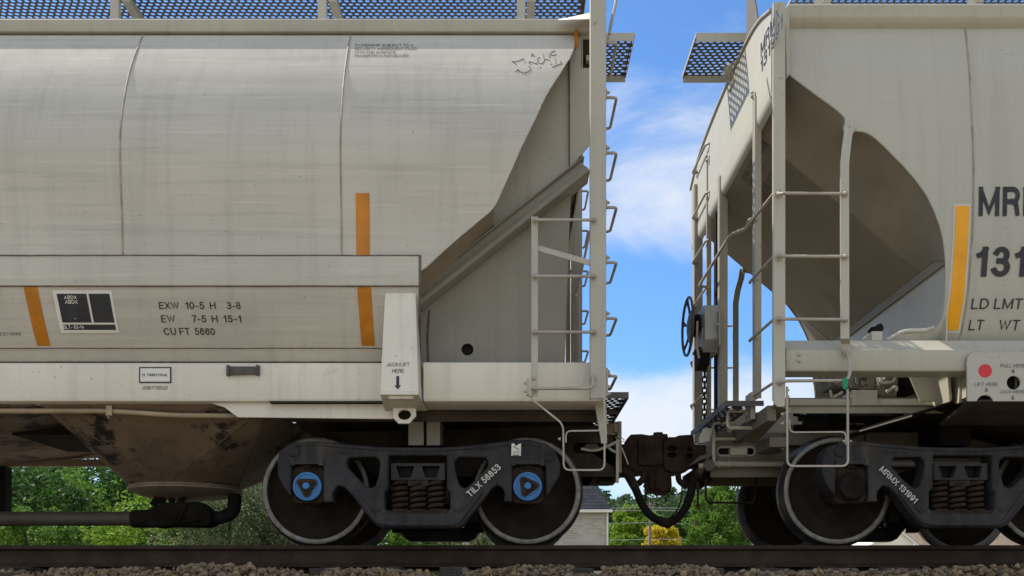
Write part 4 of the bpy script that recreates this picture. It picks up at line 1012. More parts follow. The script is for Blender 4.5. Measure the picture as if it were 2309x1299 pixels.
for cx_, y0_ in ((2224.5, 874), (2285, 832), (2284, 892)):
    o = [P(a, b, yj - .004) for a, b in ((cx_-1.8,y0_),(cx_+1.8,y0_),(cx_+1.8,y0_+5),(cx_+4.5,y0_+5),(cx_,y0_+10.5),(cx_-4.5,y0_+5),(cx_-1.8,y0_+5))]
    MB().add(o, [tuple(range(7))]).build('arrow_mark', M['fade'], jp2, smooth=0)
# amber tape and lettering on the side
def rpatch(name, a, b, t, u, m, off):
    rr = []
    for j in range(17):
        py = lerp(t, u, j / 16); d = dR(py); rr.append([((x - CX) * dR(t) / F, d - off - D0, ZC + (HY - py) * d / F) for x in (a, b)])
    return MB().grid(rr).build(name, m, Rc, smooth=0)
rpatch('tape_backing', 2150, 2189, 460, 751, paint("primer_haze", (.56, .55, .53), .08, bump=0), .003)
rpatch('amber_reflector_strip', 2154.5, 2185, 465, 746, M['amber'], .006)
mb = MB()
lettering(mb, "MRMX", (2205, 487), (2402, 487), 66, dR, .005, .020); mb.build('side_reporting_mark', M['ink'], Rc, smooth=0)
mb = MB(); lettering(mb, "131991", (2197, 624), (2452, 624), 68, dR, .005, .020); mb.build('side_number', M['ink'], Rc, smooth=0)
mb = MB(); lettering(mb, "LD LMT", (2189, 697), (2304, 697), 24, dR, .005, .002); mb.build('side_lettering', M['ink'], Rc, smooth=0)
mb = MB(); lettering(mb, "LT", (2183, 745), (2216, 745), 24, dR, .005, .002); mb.build('side_lettering', M['ink'], Rc, smooth=0); mb = MB(); lettering(mb, "WT", (2250, 745), (2297, 745), 24, dR, .005, .002); mb.build('side_lettering', M['ink'], Rc, smooth=0)
# roof walkway and end platform
walkway(Rc, 2.40, 6.2, -.76, -.10, 4.70)
for x in (2.6, 3.9, 5.65):
    for s in (-1, 1):
        mb = MB().box((x - .035, x + .035), (-.785, -.775), (4.15, 4.72)); mb.box((x + .05, x + .12), (-.76, -.10), (4.63, 4.694)); (mb if s < 0 else mb.mirror()).build('walkway_bracket', M['rframe'], Rc)
walkway(Rc, 1.575, 2.2, -.74, -.12, 4.36, 'roof_end_platform', .065)
mb = MB().prism([(1.99, -1.20, 4.10), (1.99, -.98, 4.60), (1.99, -.78, 4.70), (1.99, -.78, 4.2)], (.012, 0, 0)); mb.build('roof_bracket_plate', M['runder'], Rc)
mb = MB().lathe([(0, -.07), (.035, -.06), (.06, -.03), (.06, .03), (.035, .06), (0, .07)], (XE - .03, -.33, ZP(162, -.33)), 'z', 14); mb.box((XE - .02, XE), (-.40, -.26), (ZP(162, -.33) - .14, ZP(162, -.33) + .06)); mb.build('end_lifting_eye', M['rframe'], Rc, smooth=50, bevel=.004)
# handbrake
hy, hx, hz = .30, 1.70, ZP(737, .30)
mb = MB(); ring = [(hx, hy + .272 * math.cos(a), hz + .272 * math.sin(a)) for a in [2*math.pi*k/40 for k in range(41)]]
mb.tube(ring, .013, 8, cap=False)
for k in range(6):
    a = 2*math.pi*k/6 + .3
    mb.tube([(hx, hy + .27*math.cos(a), hz + .27*math.sin(a)), (hx + .02, hy + .19*math.cos(a + .05), hz + .19*math.sin(a + .05)), (hx + .03, hy + .05*math.cos(a), hz + .05*math.sin(a))], .012, 6)
    mb.tube([(hx + .004, hy + .262*math.cos(a + .16), hz + .262*math.sin(a + .16)), (hx + .02, hy + .20*math.cos(a + .03), hz + .20*math.sin(a + .03))], .009, 6)
mb.lathe([(0, .0), (.10, .008), (.15, .022), (.15, .032), (.05, .03), (.035, .10), (.03, .17)], (hx, hy, hz), 'x', 24)
mb.build('handbrake_wheel', M['galv'], Rc, smooth=50)
mb = MB(); bx = [(1.80, 2.95 - .2), (1.80, 0)]
z0, z1 = ZP(800, .25), ZP(698, .25)
mb.prism([(1.815, .06, z0 + .10), (1.815, .06, z1 - .05), (1.815, .12, z1), (1.815, .47, z1), (1.815, .50, z1 - .05), (1.815, .50, z0 + .14), (1.815, .42, z0), (1.815, .16, z0)], (.15, 0, 0))
mb.box((1.80, 1.815), (.10, .30), (z0 + .02, z0 + .22)); mb.box((1.93, 1.95), (-.02, .56), (z0 + .02, z1 - .08))
hb = mb.build('handbrake_housing', M['box'], Rc, bevel=.02)
mb = MB().lathe([(0, -.05), (.09, -.045), (.11, -.02), (.11, .02), (.05, .03)], (1.80, .33, ZP(735, .33)), 'x', 20); mb.prism([(1.79, .15, z0 + .05), (1.79, .45, z0 + .1), (1.79, .40, z0 - .12), (1.79, .2, z0 - .10)], (.10, 0, 0)); mb.build('brake_drum', M['dark'], hb, smooth=50)
for x, y in ((1.79, .05), (1.79, .42)): MB().bolt((1.93, y - .04, lerp(z0, z1, .5)), .018, .03, -1, 'y').build('housing_bolt', M['box'], hb)
mb = chain(MB(), (1.86, .27, z0 - .05), (1.86, .30, 1.05), 15, .019, .0075); mb.build('handbrake_chain', M['coupler'], Rc, smooth=50)
mb = MB().tube([(1.77, .18, z0 + .3), (1.76, .16, z0 + .06), (1.78, .15, z0 - .06)], .012, 6, .05); mb.build('release_handle', M['tube'], hb)
# crossover platform
xo = 1.715; zp = 1.125
o = perf(MB(), xo, 1.98, -1.19, .18, zp, .055, .075, .02, .024).build('crossover_platform', M['galv'], Rc, smooth=0)
mb = MB().box((xo - .008, xo), (-1.20, .19), (zp - .045, zp + .008)).box((xo - .008, 2.02), (-1.208, -1.20), (zp - .03, zp + .012)).box((1.84, 1.86), (-1.19, .18), (zp - .03, zp)); mb.build('walkway_edge', M['galv'], o)
for y in (-1.0, -.45): 
    mb = MB().tube([(1.99, y, zp - .03), (1.78, y, zp - .03), (1.78, y, zp - .17), (1.99, y, zp - .17)], .014, 6, .03); mb.build('platform_bracket', M['rframe'], Rc)
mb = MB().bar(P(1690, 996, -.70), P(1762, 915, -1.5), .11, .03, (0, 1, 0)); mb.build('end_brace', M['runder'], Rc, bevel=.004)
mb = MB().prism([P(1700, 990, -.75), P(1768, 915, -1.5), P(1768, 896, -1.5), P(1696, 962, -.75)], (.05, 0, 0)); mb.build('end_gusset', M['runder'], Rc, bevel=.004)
mb = MB().box((1.93, 1.97), (-1.15, -.98), (1.0, 1.22)); 
for z in (1.06, 1.14): mb.bolt((1.928, -1.06, z), .02, .022, -1, 'x')
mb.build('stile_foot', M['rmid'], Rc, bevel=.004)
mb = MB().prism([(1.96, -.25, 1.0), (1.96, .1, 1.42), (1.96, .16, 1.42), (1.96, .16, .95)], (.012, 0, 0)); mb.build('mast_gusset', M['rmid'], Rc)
# end sill, centre sill with key slot
sl = circ(1660, 1018, 10, 24); slot = [(1617,1018),(1619,1011),(1625,1008.5),(1694,1008.5),(1700,1011),(1702,1018),(1700,1025),(1694,1027.5),(1625,1027.5),(1619,1025)]
mb = MB(); pplate(mb, [[(1602,975),(2400,975),(2400,1076),(1602,1076)], slot], -.36, -.33, .003)
m2 = mb.mirror(); mb.add(m2.v, m2.f); mb.box((1.80, 9.2), (-.33, .33), (.985, 1.0))
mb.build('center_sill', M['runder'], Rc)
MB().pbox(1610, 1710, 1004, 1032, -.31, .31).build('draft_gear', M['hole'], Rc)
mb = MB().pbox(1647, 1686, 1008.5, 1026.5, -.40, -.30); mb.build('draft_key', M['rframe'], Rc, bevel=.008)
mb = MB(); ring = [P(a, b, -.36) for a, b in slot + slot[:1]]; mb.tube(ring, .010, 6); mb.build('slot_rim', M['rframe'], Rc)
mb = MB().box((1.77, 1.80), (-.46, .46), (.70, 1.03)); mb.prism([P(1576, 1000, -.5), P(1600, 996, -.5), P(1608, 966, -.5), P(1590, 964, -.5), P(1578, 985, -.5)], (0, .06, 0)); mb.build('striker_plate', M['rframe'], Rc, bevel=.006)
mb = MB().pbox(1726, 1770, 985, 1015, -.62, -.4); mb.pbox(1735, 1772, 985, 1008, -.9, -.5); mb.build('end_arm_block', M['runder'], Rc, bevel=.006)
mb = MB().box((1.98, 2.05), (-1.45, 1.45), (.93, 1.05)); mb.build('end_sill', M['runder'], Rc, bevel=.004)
mb = MB().tube([P(1575, 1052, -.45), P(1600, 1047, -.45), P(2250, 1047, -.45)], .027, 10)
for u in (1618, 1640): mb.tube([P(u, 1047, -.45), P(u + 5, 1047, -.45)], .036, 10)
mb.build('train_line_pipe', M['rmid'], Rc, smooth=50)
mb = MB(); mb.tube([P(1607, 1045, -.45), P(1592, 1046, -.45), P(1580, 1060, -.42), P(1570, 1072, -.38)], .036, 10, .06); mb.prism([P(1556,1050,-.5), P(1580,1028,-.5), P(1600,1024,-.5), P(1608,1026,-.5), P(1600,1031,-.5), P(1582,1037,-.5)], (0, .12, .01)); mb.lathe([(0,-.03),(.05,-.03),(.055,.03),(0,.03)], P(1598,1050,-.46), 'y', 14)
mb.build('angle_cock', M['galvpipe'], Rc, smooth=50, bevel=.004)
mb = MB().pbox(1572, 1603, 1052, 1088, -.3, .1).pbox(1575, 1592, 1085, 1097, -.2, .1).pbox(1560, 1606, 1060, 1084, -.26, .2); mb.build('cock_bracket', M['dark'], Rc, bevel=.006)
mb = MB().tube([P(1573, 1088, -.55), P(1574, 1147, -.55)], .011, 6); mb.tube([P(1591, 1080, -.3), P(1592, 1133, -.3), P(1700, 1134, -.1), P(1705, 1075, -.1)], .011, 6, .05); mb.tube([P(1610, 1080, .5), P(1700, 1080, .5)], .013, 6)
mb.build('uncoupling_lever', M['rust'], Rc, smooth=50)
# coupler, hose
CPR = [(1600,1004),(1566,1002),(1565,983),(1561,979.5),(1533,981),(1522,985),(1510,985),(1497,994),(1496,1048),(1500,1060),(1512,1064),(1528,1066),(1543,1063),(1558,1056),(1563,1050),(1600,1047)]
holes = [circ(1515.5, 1011.5, 10.5, 8, 6.5), circ(1515.5, 1026, 10.5, 8, 6), circ(1556, 1013, 6.5, 8, 5.5), circ(1556, 1028, 6.5, 8, 5)]
mb = MB(); pplate(mb, [CPR] + holes, -.20, -.12, .012, 3); pplate(mb, [CPR], -.11, .18, .012, 2)
cp = mb.build('coupler', M['coupler'], Rc, smooth=50)
MB().pbox(1566, 1606, 1003, 1048, -.16, .16).build('coupler_shank', M['coupler'], cp, bevel=.01)
hose = [P(a, b, y) for a, b, y in ((1571,1070,-.38),(1562,1090,-.34),(1556,1120,-.30),(1546,1146,-.25),(1530,1166,-.18),(1512,1178,-.13),(1500,1181,-.10))]
hr_ = MB().tube(hose, .037, 12, .12).build('brake_hose', M['rubber'], Rc, smooth=60)
mb = MB().tube([P(1576, 1062, -.40), P(1566, 1080, -.36)], .044, 12)
MB().tube([P(1520, 1172, -.15), P(1500, 1183, -.10)], .045, 10).build('hose_coupling', M['coupler'], hr_, smooth=60)
m3 = MB(); m3.tube([P(1552, 1092, -.27), P(1545, 1096, -.22), P(1530, 1084, -.2), P(1529, 1068, -.2)], .028, 10, .08); m3.build('hose_elbow', M['coupler'], hr_, smooth=60)
for k in range(3): mb.tube([P(1563 + 4*k, 1062 + 5*k, -.47), P(1574 + 4*k, 1070 + 4*k, -.47)], .007, 6)
mb.build('hose_fitting', M['coupler'], hr_, smooth=60)
mb = MB().tube([P(1538, 1098, -.22), P(1537, 1125, -.22), P(1528, 1150, -.2), P(1514, 1165, -.18)], .008, 6, .1); mb.build('hose_chain', M['coupler'], hr_)
# air brake gear on the ledge beside the sill
yl = -.95
mb = MB(); ztop, zm, zb3 = ZP(898, yl), ZP(913, yl), ZP(930, yl)
mb.box((XP(1776, yl), XP(2147, yl)), (yl, yl + .012), (zm, ztop)); mb.box((XP(1776, yl), XP(2130, yl)), (yl + .03, yl + .05), (zb3, zm - .008)); mb.box((XP(1776, yl), XP(2147, yl)), (yl - .03, yl + .2), (zm - .008, zm)); mb.box((XP(1776, yl), XP(2147, yl)), (yl, yl + .3), (ztop - .005, ztop + .003))
mb.build('equipment_shelf', M['rframe'], Rc)
mb = MB(); 
pplate(mb, [[(1860,838),(1892,842),(1922,838),(1976,838),(1976,878),(1940,880),(1930,876),(1875,872),(1870,850),(1858,847)]], -.80, -.55, .02, 2)
for a, b, c, d in ((1930,848,1936,866),(1954,848,1960,866)): mb.pbox(a, c, b, d, -.83, -.78)
for u, v, r in ((1942, 866, .022), (1948, 848, .03), (1885, 850, .04), (1882, 864, .035)): mb.lathe([(0, -.05), (r*.8, -.05), (r, -.02), (r, .02)], P(u, v, -.8), 'y', 12)
pplate(mb, [[(1980,842),(1990,838),(2022,838),(2028,850),(2024,894),(1985,896),(1978,880)]], -.85, -.6, .03, 2)
for u, v in ((1992, 842), (2012, 842), (1994, 858), (2008, 880)): mb.lathe([(0, -.06), (.02, -.06), (.03, -.03), (.03, .02)], P(u, v, -.84), 'y', 10)
cv = mb.build('control_valve', M['valve'], Rc, smooth=45)
mb = MB(); mb.tube([P(1986, 848, -.9), P(1986, 864, -.9), P(2012, 862, -.9), P(2020, 850, -.9), P(2008, 846, -.9)], .012, 8, .03); mb.build('valve_pipe', M['rframe'], cv, smooth=50); mb = MB(); mb.tube([P(1998, 884, -.9), P(2014, 874, -.92), P(2022, 872, -.92), P(2021, 882, -.92)], .014, 8, .03)
mb.build('valve_pipe', M['rframe'], cv, smooth=50); mb = MB(); mb.tube([P(1880, 896, -.85), P(1894, 888, -.85), P(1900, 884, -.85)], .012, 8); mb.build('valve_pipe', M['rframe'], cv, smooth=50); mb = MB(); mb.tube([P(1872, 880, -.8), P(1876, 900, -.8)], .012, 8); mb.build('valve_pipe', M['rframe'], cv, smooth=50); mb = MB(); mb.tube([P(1868, 845, -.75), P(1855, 846, -.75)], .03, 10); mb.build('valve_port', M['rframe'], cv, smooth=50)
mb = MB().pbox(1921, 1979, 880, 912, yl - .03, yl + .2); mb.build('valve_bracket_box', M['rframe'], Rc, bevel=.004)
mb = MB().ppoly([(1829,800),(1841,905),(1985,905),(1985,800)], -.35, .03); mb.build('reservoir_bracket', M['runder'], Rc)
mb = MB().lathe([(0, -.6), (.15, -.57), (.2, -.5), (.2, .5), (.15, .57), (0, .6)], (XP(2030, -.3), -.1, 1.55), 'y', 24); mb.build('air_reservoir', M['dark'], Rc, smooth=50)
MB().box((3.56, 3.575), (-1.5, -1.08), (1.13, 1.50)).build('hopper_front_sheet', M['rframe'], Rc)
mb = MB().ppoly([(2030,800),(2076,905),(2136,905),(2136,800)], -1.02, .02); mb.build('hopper_side_sheet', M['rframe'], Rc)
mb = MB().box((XP(2135, -1.0), XP(2141, -1.0)), (-1.2, -.9), (1.10, 1.55)); mb.prism([P(2136, 838, -1.25), P(2142, 838, -1.25), P(2147, 905, -1.25), P(2141, 905, -1.25)], (0, .3, 0)); mb.build('rib_plate', M['rframe'], Rc)
mb = MB().prism([P(2166, 838, -1.3), P(2174, 838, -1.3), P(2170, 908, -1.3), P(2162, 908, -1.3)], (0, .05, 0)); mb.build('rib_plate', M['rframe'], Rc)
mb = MB().pbox(1966, 1990, 747, 768, -1.44, -1.34); mb.build('angle_bracket', M['rframe'], Rc, bevel=.002)
mb = MB()
pplate(mb, [[(1964,750),(1962,742),(1968,736),(1978,735),(1980,730),(1988,728),(1994,736),(1993,744),(1988,748),(1989,756),(1984,756),(1982,748),(1974,752)]], -1.42, -1.36, .01, 2)
mb.bolt(P(1967, 741, -1.42), .012, .012); mb.build('retainer_valve', M['dark'], Rc)
MB().tube([P(1945, 766, -1.38), P(1966, 750, -1.38)], .010, 6).build('retainer_pipe', M['rframe'], Rc)
# brake cylinder, rods and hopper bottoms behind the truck
mb = MB()
mb.tube([P(1830, 950, -.2), P(2030, 948, -.2)], .085, 16); mb.tube([P(1790, 965, -.5), P(1950, 962, -.5)], .03, 8); mb.tube([P(1800, 945, -.4), P(1880, 940, -.4)], .022, 8)
for u in (1822, 1868, 1882): mb.pbox(u, u + 9, 930, 975, -.52, -.46)
mb.lathe([(0, -.06), (.05, -.06), (.07, -.02), (.07, .1)], P(1828, 955, -.6), 'x', 14); mb.tube([P(1790, 935, -.7), P(1860, 945, -.65), P(2000, 940, -.6)], .014, 6, .05)
mb.build('brake_cylinder', M['dark'], Rc, smooth=50)
mb = MB().pbox(1778, 1862, 958, 1000, -.34, -.3); mb.pbox(1778, 1955, 975, 1004, -.5, -.36); mb.tube([P(1955, 976, -.5), P(1956, 1003, -.5)], .03, 8); mb.build('draft_pocket', M['runder'], Rc, bevel=.004)
mb = MB().prism([(2.80, -1.22, .90), (3.62, -1.22, 1.15), (3.62, -1.22, 1.163), (2.80, -1.22, .913)], (0, 2.44, 0)); mb.build('shear_sheet', M['soot_shade'], Rc)
mb = MB().bar(P(1938, 972, -1.2), P(2055, 938, -1.2), .012, .03, (0, 1, 0)); mb.build('shear_sheet_edge', M['rframe'], Rc)
mb = MB().prism([(3.5, -1.25, 1.12), (5.6, -1.25, .62), (5.6, -1.25, .63), (3.5, -1.25, 1.135)], (0, 2.5, 0)); mb.build('hopper_slope_sheet', M['soot_shade'], Rc)
mb = MB().pbox(2120, 2190, 930, 1004, -.78, .78); mb.build('body_bolster', M['dark'], Rc)
MB().prism([(XR1, -1.4, 4.1), (XR1, 1.4, 4.1), (XR1, 1.57, 3.1), (XR1, 1.4, 1.2), (XR1, -1.4, 1.2), (XR1, -1.57, 3.1)], (.01, 0, 0)).build('end_sheet', M['rframe'], Rc)  # added cap over the open cut end, blocks stray light out of view
tR = truck(Rc, XP(2170, -1.15), 'plain', 'MRMX 131991')
# numbered seal tag hanging on the grab iron
t = MB().tube([P(1906, 852, -1.70), P(1902, 860, -1.71), P(1903, 876, -1.71), P(1908, 876, -1.71), P(1910, 862, -1.71), P(1906, 852, -1.70)], .008, 6, .02)
t.prism([P(a, b, -1.715) for a, b in ((1902,862),(1906,857),(1910,862),(1909,875),(1905,879),(1902,874))], (0, .012, 0))
tag(t.build('plastic_tag', M['green'], None, smooth=50), 'green plastic tag looped over the grab iron below the cream car ladder', 'tag')

# ================================================================== TRACK
RX0, RX1 = -9.5, 9.5
def rail(yc):
    def pf(s): return [(s*a, b) for a, b in ((.034, -.003), (.0368, -.010), (.0368, -.034), (.012, -.048), (.0088, -.062), (.0088, -.135), (.014, -.15), (.03, -.160), (.074, -.173), (.0762, -.176), (.0762, -.186))]
    prof = [(0, 0), (.022, -.0008)] + pf(1) + pf(-1)[::-1] + [(-.022, -.0008)]
    return MB().prism([(RX0, yc + a, b) for a, b in prof], (RX1 - RX0, 0, 0))
mn = tag(rail(-.755).build('rail', M['rail'], smooth=30), 'brown steel rail nearest the camera, along the front of the ballast', 'rail', None)
mf = tag(rail(.755).build('rail', M['rail'], smooth=30), 'far brown steel rail behind the near rail under the cars', 'rail', None)
# crossties with plates and nailed end grids
r3 = random.Random(11)
tiex = [XP(1165, -1.30) + .514 * k for k in range(-9, 10)]
tm = pm = gm = sm = None
for k, x in enumerate(tiex):
    o = bpy.data.objects.new('crosstie', None)
    if tm is None:
        mb = MB().box((-.112, .112), (-1.30, 1.30), (-.40, -.203)); t = mb.build('crosstie', M['tie'], bevel=.008); tm = t
        pm = []
        for yc in (-.755, .755):
            mb = MB().box((-.095, .095), (yc - .19, yc + .15), (-.203, -.188)).box((-.095, .095), (yc - .105, yc - .08), (-.19, -.176)).box((-.095, .095), (yc + .08, yc + .105), (-.19, -.176))
            pm.append(mb.build('tie_plate', M['rail'], t, bevel=.003))
        mb = MB()
        for yc in (-.755, .755):
            for dx in (-.06, .06):
                for dy in (-.085, .085): mb.box((dx - .012, dx + .012), (yc + dy - .02, yc + dy + .012), (-.186, -.166))
        sm = mb.build('rail_spike', M['rust'], t)
        mb = MB()
        for u in range(11): mb.box((-.092 + u * .0175, -.085 + u * .0175), (-1.308, -1.30), (-.30, -.207))
        for w_ in (-.21, -.235, -.26, -.285): mb.box((-.095, .095), (-1.305, -1.30), (w_ - .005, w_))
        gm = mb.build('end_nail_plate', M['galv'], t)
        tie = t
    else:
        tie = tm.copy(); S.collection.objects.link(tie)
        for c in (*pm, sm, gm):
            if c is gm and k % 2 == 1: continue
            d = c.copy(); d.parent = tie; S.collection.objects.link(d)
    tie.location = (x, 0, r3.uniform(-.006, .004)); tie.rotation_euler = (0, 0, r3.uniform(-.012, .012))
    tag(tie, 'dark timber crosstie under the rails, bedded in brown ballast stones', 'crosstie', 'crossties under the track')
# ballast bed, ground
def crest(x): return -.255 + .018 * math.sin(x * 2.1) + .012 * math.sin(x * 5.3 + 1)
gr = []
for i in range(81):
    x = -40 + i
    gr.append([(x, y, z) for y, z in ((-6.2, -1.96), (-4.2, -1.2), (-2.6, -.42), (-2.0, -.30), (-1.2, -.30), (0, -.27), (1.2, -.30), (2.0, -.30), (2.7, -.45), (4.2, -1.2), (6.2, -1.96))])
mbal, t, b = newmat("ballast_gravel"); v = coords(t)
c = nmix(t, nrange(t, nnoise(t, v, 22, 3), .35, .65), (.20, .15, .10), (.30, .25, .19)); t.links.new(c, b.inputs[0]); b.inputs['Roughness'].default_value = .9; nbump(t, b, nnoise(t, v, 30, 4), 1, .04)
kind(MB().grid(gr).build('ballast_bed', mbal), 'structure')
mgr, t, b = newmat("dry_ground"); v = coords(t)
c = nmix(t, nrange(t, nnoise(t, v, .25, 6), .35, .65), (.36, .30, .20), (.27, .24, .13)); t.links.new(c, b.inputs[0]); b.inputs['Roughness'].default_value = .95; nbump(t, b, nnoise(t, v, 6, 5), .7, .08)
kind(MB().add([(-3000, -3000, -1.95), (3000, -3000, -1.95), (3000, 3000, -1.95), (-3000, 3000, -1.95)], [(0, 1, 2, 3)]).build('ground', mgr), 'structure')
mst, t, b = newmat("ballast_stone"); v = coords(t)
ge = t.nodes.new('ShaderNodeNewGeometry'); rp = t.nodes.new('ShaderNodeValToRGB'); t.links.new(ge.outputs['Random Per Island'], rp.inputs[0])
e_ = rp.color_ramp.elements; e_[0].position = 0; e_[0].color = (.25, .165, .08, 1); e_[1].position = 1; e_[1].color = (.38, .275, .15, 1)
for p_, c_ in ((.15, (.085, .06, .036)), (.35, (.30, .19, .085)), (.5, (.19, .16, .12)), (.62, (.16, .09, .045)), (.75, (.34, .25, .14)), (.88, (.20, .14, .075))):
    q = rp.color_ramp.elements.new(p_); q.color = (*c_, 1)
c = nmix(t, nrange(t, nnoise(t, v, 60, 4), .3, .7), rp.outputs[0], (.10, .072, .045)); c = nmix(t, .35, rp.outputs[0], c); t.links.new(c, b.inputs[0]); b.inputs['Roughness'].default_value = .85
nbump(t, b, nnoise(t, v, 90, 4), .5, .01)
bm = bmesh.new(); bmesh.ops.create_icosphere(bm, subdivisions=1, radius=1); ico = [tuple(x.co) for x in bm.verts]; icf = [tuple(x.index for x in f.verts) for f in bm.faces]; bm.free()
mb = MB(); r4 = random.Random(5)
def stone(x, y, z, s):
    q = Matrix.Rotation(r4.uniform(0, 6.28), 3, Vector((r4.gauss(0, 1), r4.gauss(0, 1), r4.gauss(0, 1) + .01)).normalized())
    sc = Vector((s * r4.uniform(.75, 1.35), s * r4.uniform(.7, 1.2), s * r4.uniform(.55, .95)))
    mb.add([(q @ Vector([k * sc[i] * r4.uniform(.72, 1.12) for i, k in enumerate(p)])) + Vector((x, y, z)) for p in ico], icf)
n = 0
while n < 11000:
    x, y = r4.uniform(-4.6, 4.8), r4.uniform(-2.75, -.95)
    base = -.30 if y > -2.0 else lerp(-.30, -.42, (-2.0 - y) / .6)
    hump = .030 * math.exp(-((y + 1.72) / .3)**2) + crest(x) + .255
    if y > -1.36 and min(abs(x - q) for q in tiex) < .13: continue
    if y > -1.0: hump -= .03
    if -2.1 < y and min(abs(x - q) for q in tiex[::2]) < .12: hump -= .055
    s = r4.choice((.010, .013, .016, .019, .023, .029)) * r4.uniform(.8, 1.3)
    stone(x, y, base + hump + r4.uniform(.0, .050) * (1 if y < -1.3 else .6), s); n += 1
kind(mb.build('ballast_stones', mst, smooth=0), 'stuff')

# ================================================================== VEGETATION
def leafmat(name, a, b_, c_, trans=.4):
    m, t, b = newmat(name); v = coords(t)
    ge = t.nodes.new('ShaderNodeNewGeometry')
    f = nmix(t, nrange(t, nnoise(t, v, .9, 4), .35, .65), a, b_)
    f = nmix(t, nrange(t, ge.outputs['Random Per Island'], .4, 1.0, 0, .75), f, c_)
    t.links.new(f, b.inputs[0]); b.inputs['Roughness'].default_value = .5; b.inputs['Specular IOR Level'].default_value = .12
    tr = t.nodes.new('ShaderNodeBsdfTranslucent'); t.links.new(f, tr.inputs[0])
    ms = t.nodes.new('ShaderNodeMixShader'); ms.inputs[0].default_value = trans
    t.links.new(b.outputs[0], ms.inputs[1]); t.links.new(tr.outputs[0], ms.inputs[2])
    o = [x for x in t.nodes if x.type == 'OUTPUT_MATERIAL'][0]; t.links.new(ms.outputs[0], o.inputs[0])
    return m
LM = {'dark': leafmat("dark_foliage", (.028, .068, .018), (.045, .105, .024), (.085, .17, .03)),
      'mid': leafmat("green_foliage", (.075, .165, .024), (.11, .22, .035), (.18, .31, .05)),
      'lime': leafmat("bright_foliage", (.13, .25, .022), (.18, .31, .03), (.26, .38, .05)),
      'olive': leafmat("grey_green_foliage", (.09, .12, .05), (.13, .165, .075), (.25, .29, .15)),
      'yellow': leafmat("yellow_foliage", (.50, .40, .02), (.62, .50, .03), (.72, .60, .07)),
      'forest': leafmat("far_forest_foliage", (.055, .10, .042), (.08, .135, .055), (.12, .18, .075), .25)}
bark = paint("bark", (.07, .055, .042), .4, rough=.9, bump=.8, nscale=8)
def crown_mesh(mb, rnd, c, rx, ry, rz, ncl, nleaf, ls, shape='round', spread=.30):
    c = Vector(c)
    for k in range(ncl):
        while True:
            p = Vector((rnd.uniform(-1, 1), rnd.uniform(-1, 1), rnd.uniform(-1, 1)))
            if shape == 'cone':
                if math.hypot(p.x, p.y) <= (1 - p.z) / 2 * 1.0 + .06 and math.hypot(p.x, p.y) > (1 - p.z) / 2 * .55: break
            elif .45 < p.length <= 1: break
        q = c + Vector((p.x * rx, p.y * ry, p.z * rz)); cr_ = spread * min(rx, rz) * rnd.uniform(.6, 1.25)
        for _ in range(nleaf // ncl):
            d = Vector((rnd.gauss(0, 1), rnd.gauss(0, 1), rnd.gauss(0, .8))).normalized() * cr_ * rnd.uniform(.3, 1.0)**.6
            o = q + d
            a = Vector((rnd.gauss(0, 1), rnd.gauss(0, 1), rnd.gauss(0, .6))).normalized(); u = a.cross(Vector((rnd.gauss(0, 1), rnd.gauss(0, 1), rnd.gauss(0, 1)))).normalized()
            l, w = ls * rnd.uniform(.9, 1.7), ls * rnd.uniform(.5, .85)
            mb.add([o - a * l * .5, o + u * w * .5, o + a * l * .5, o - u * w * .5], [(0, 1, 2, 3)])
    return mb
def trunk_mesh(rnd, x, y, zb, h, r, nl, rx):
    mb = MB(); pts = [Vector((x + rnd.uniform(-.05, .05) * h * k / 5, y + rnd.uniform(-.04, .04) * h * k / 5, zb + h * .8 * k / 5)) for k in range(6)]
    mb.tube(pts, lambda t: r * (1.15 - .8 * t), 9)
    for k in range(nl):
        p = pts[1 + k % 4] ; a = rnd.uniform(0, 6.28); L_ = rx * rnd.uniform(.5, .9)
        mb.tube([p, p + Vector((math.cos(a) * L_ * .5, math.sin(a) * L_ * .5, h * .10)), p + Vector((math.cos(a) * L_, math.sin(a) * L_, h * .24))], lambda t: r * .42 * (1.1 - .85 * t), 6)
    return mb
def tree(name, label, cat, x, y, zb, h, rx, mat, seed, nleaf=9000, ls=.12, ncl=60, shape='round', group=None, cz=None, rz=None, r=.14, spread=.30):
    rnd = random.Random(seed)
    o = thing(name, label, cat, (x, y, zb), group)
    trunk_mesh(rnd, x, y, zb, h, r, 0 if shape == 'cone' else 7, rx).build('trunk', bark, o, smooth=60)
    rz = rz or h * .45; cz = cz if cz is not None else zb + h - rz
    crown_mesh(MB(), rnd, (x, y, cz), rx, rx, rz, ncl, nleaf, ls, shape, spread).build('crown', LM[mat], o, smooth=0)
    return o
GZ = -1.95
def tpx(px, ytop, d):  # ground position behind photo column px, tree height to photo row ytop, distance d
    return (px - CX) * d / F, d - D0, ZC + (HY - ytop) * d / F - GZ
def T(name, label, cat, px, ytop, d, rx, mat, seed, **k):
    x, y, h = tpx(px, ytop, d); return tree(name, label, cat, x, y, GZ, h, rx, mat, seed, **k)
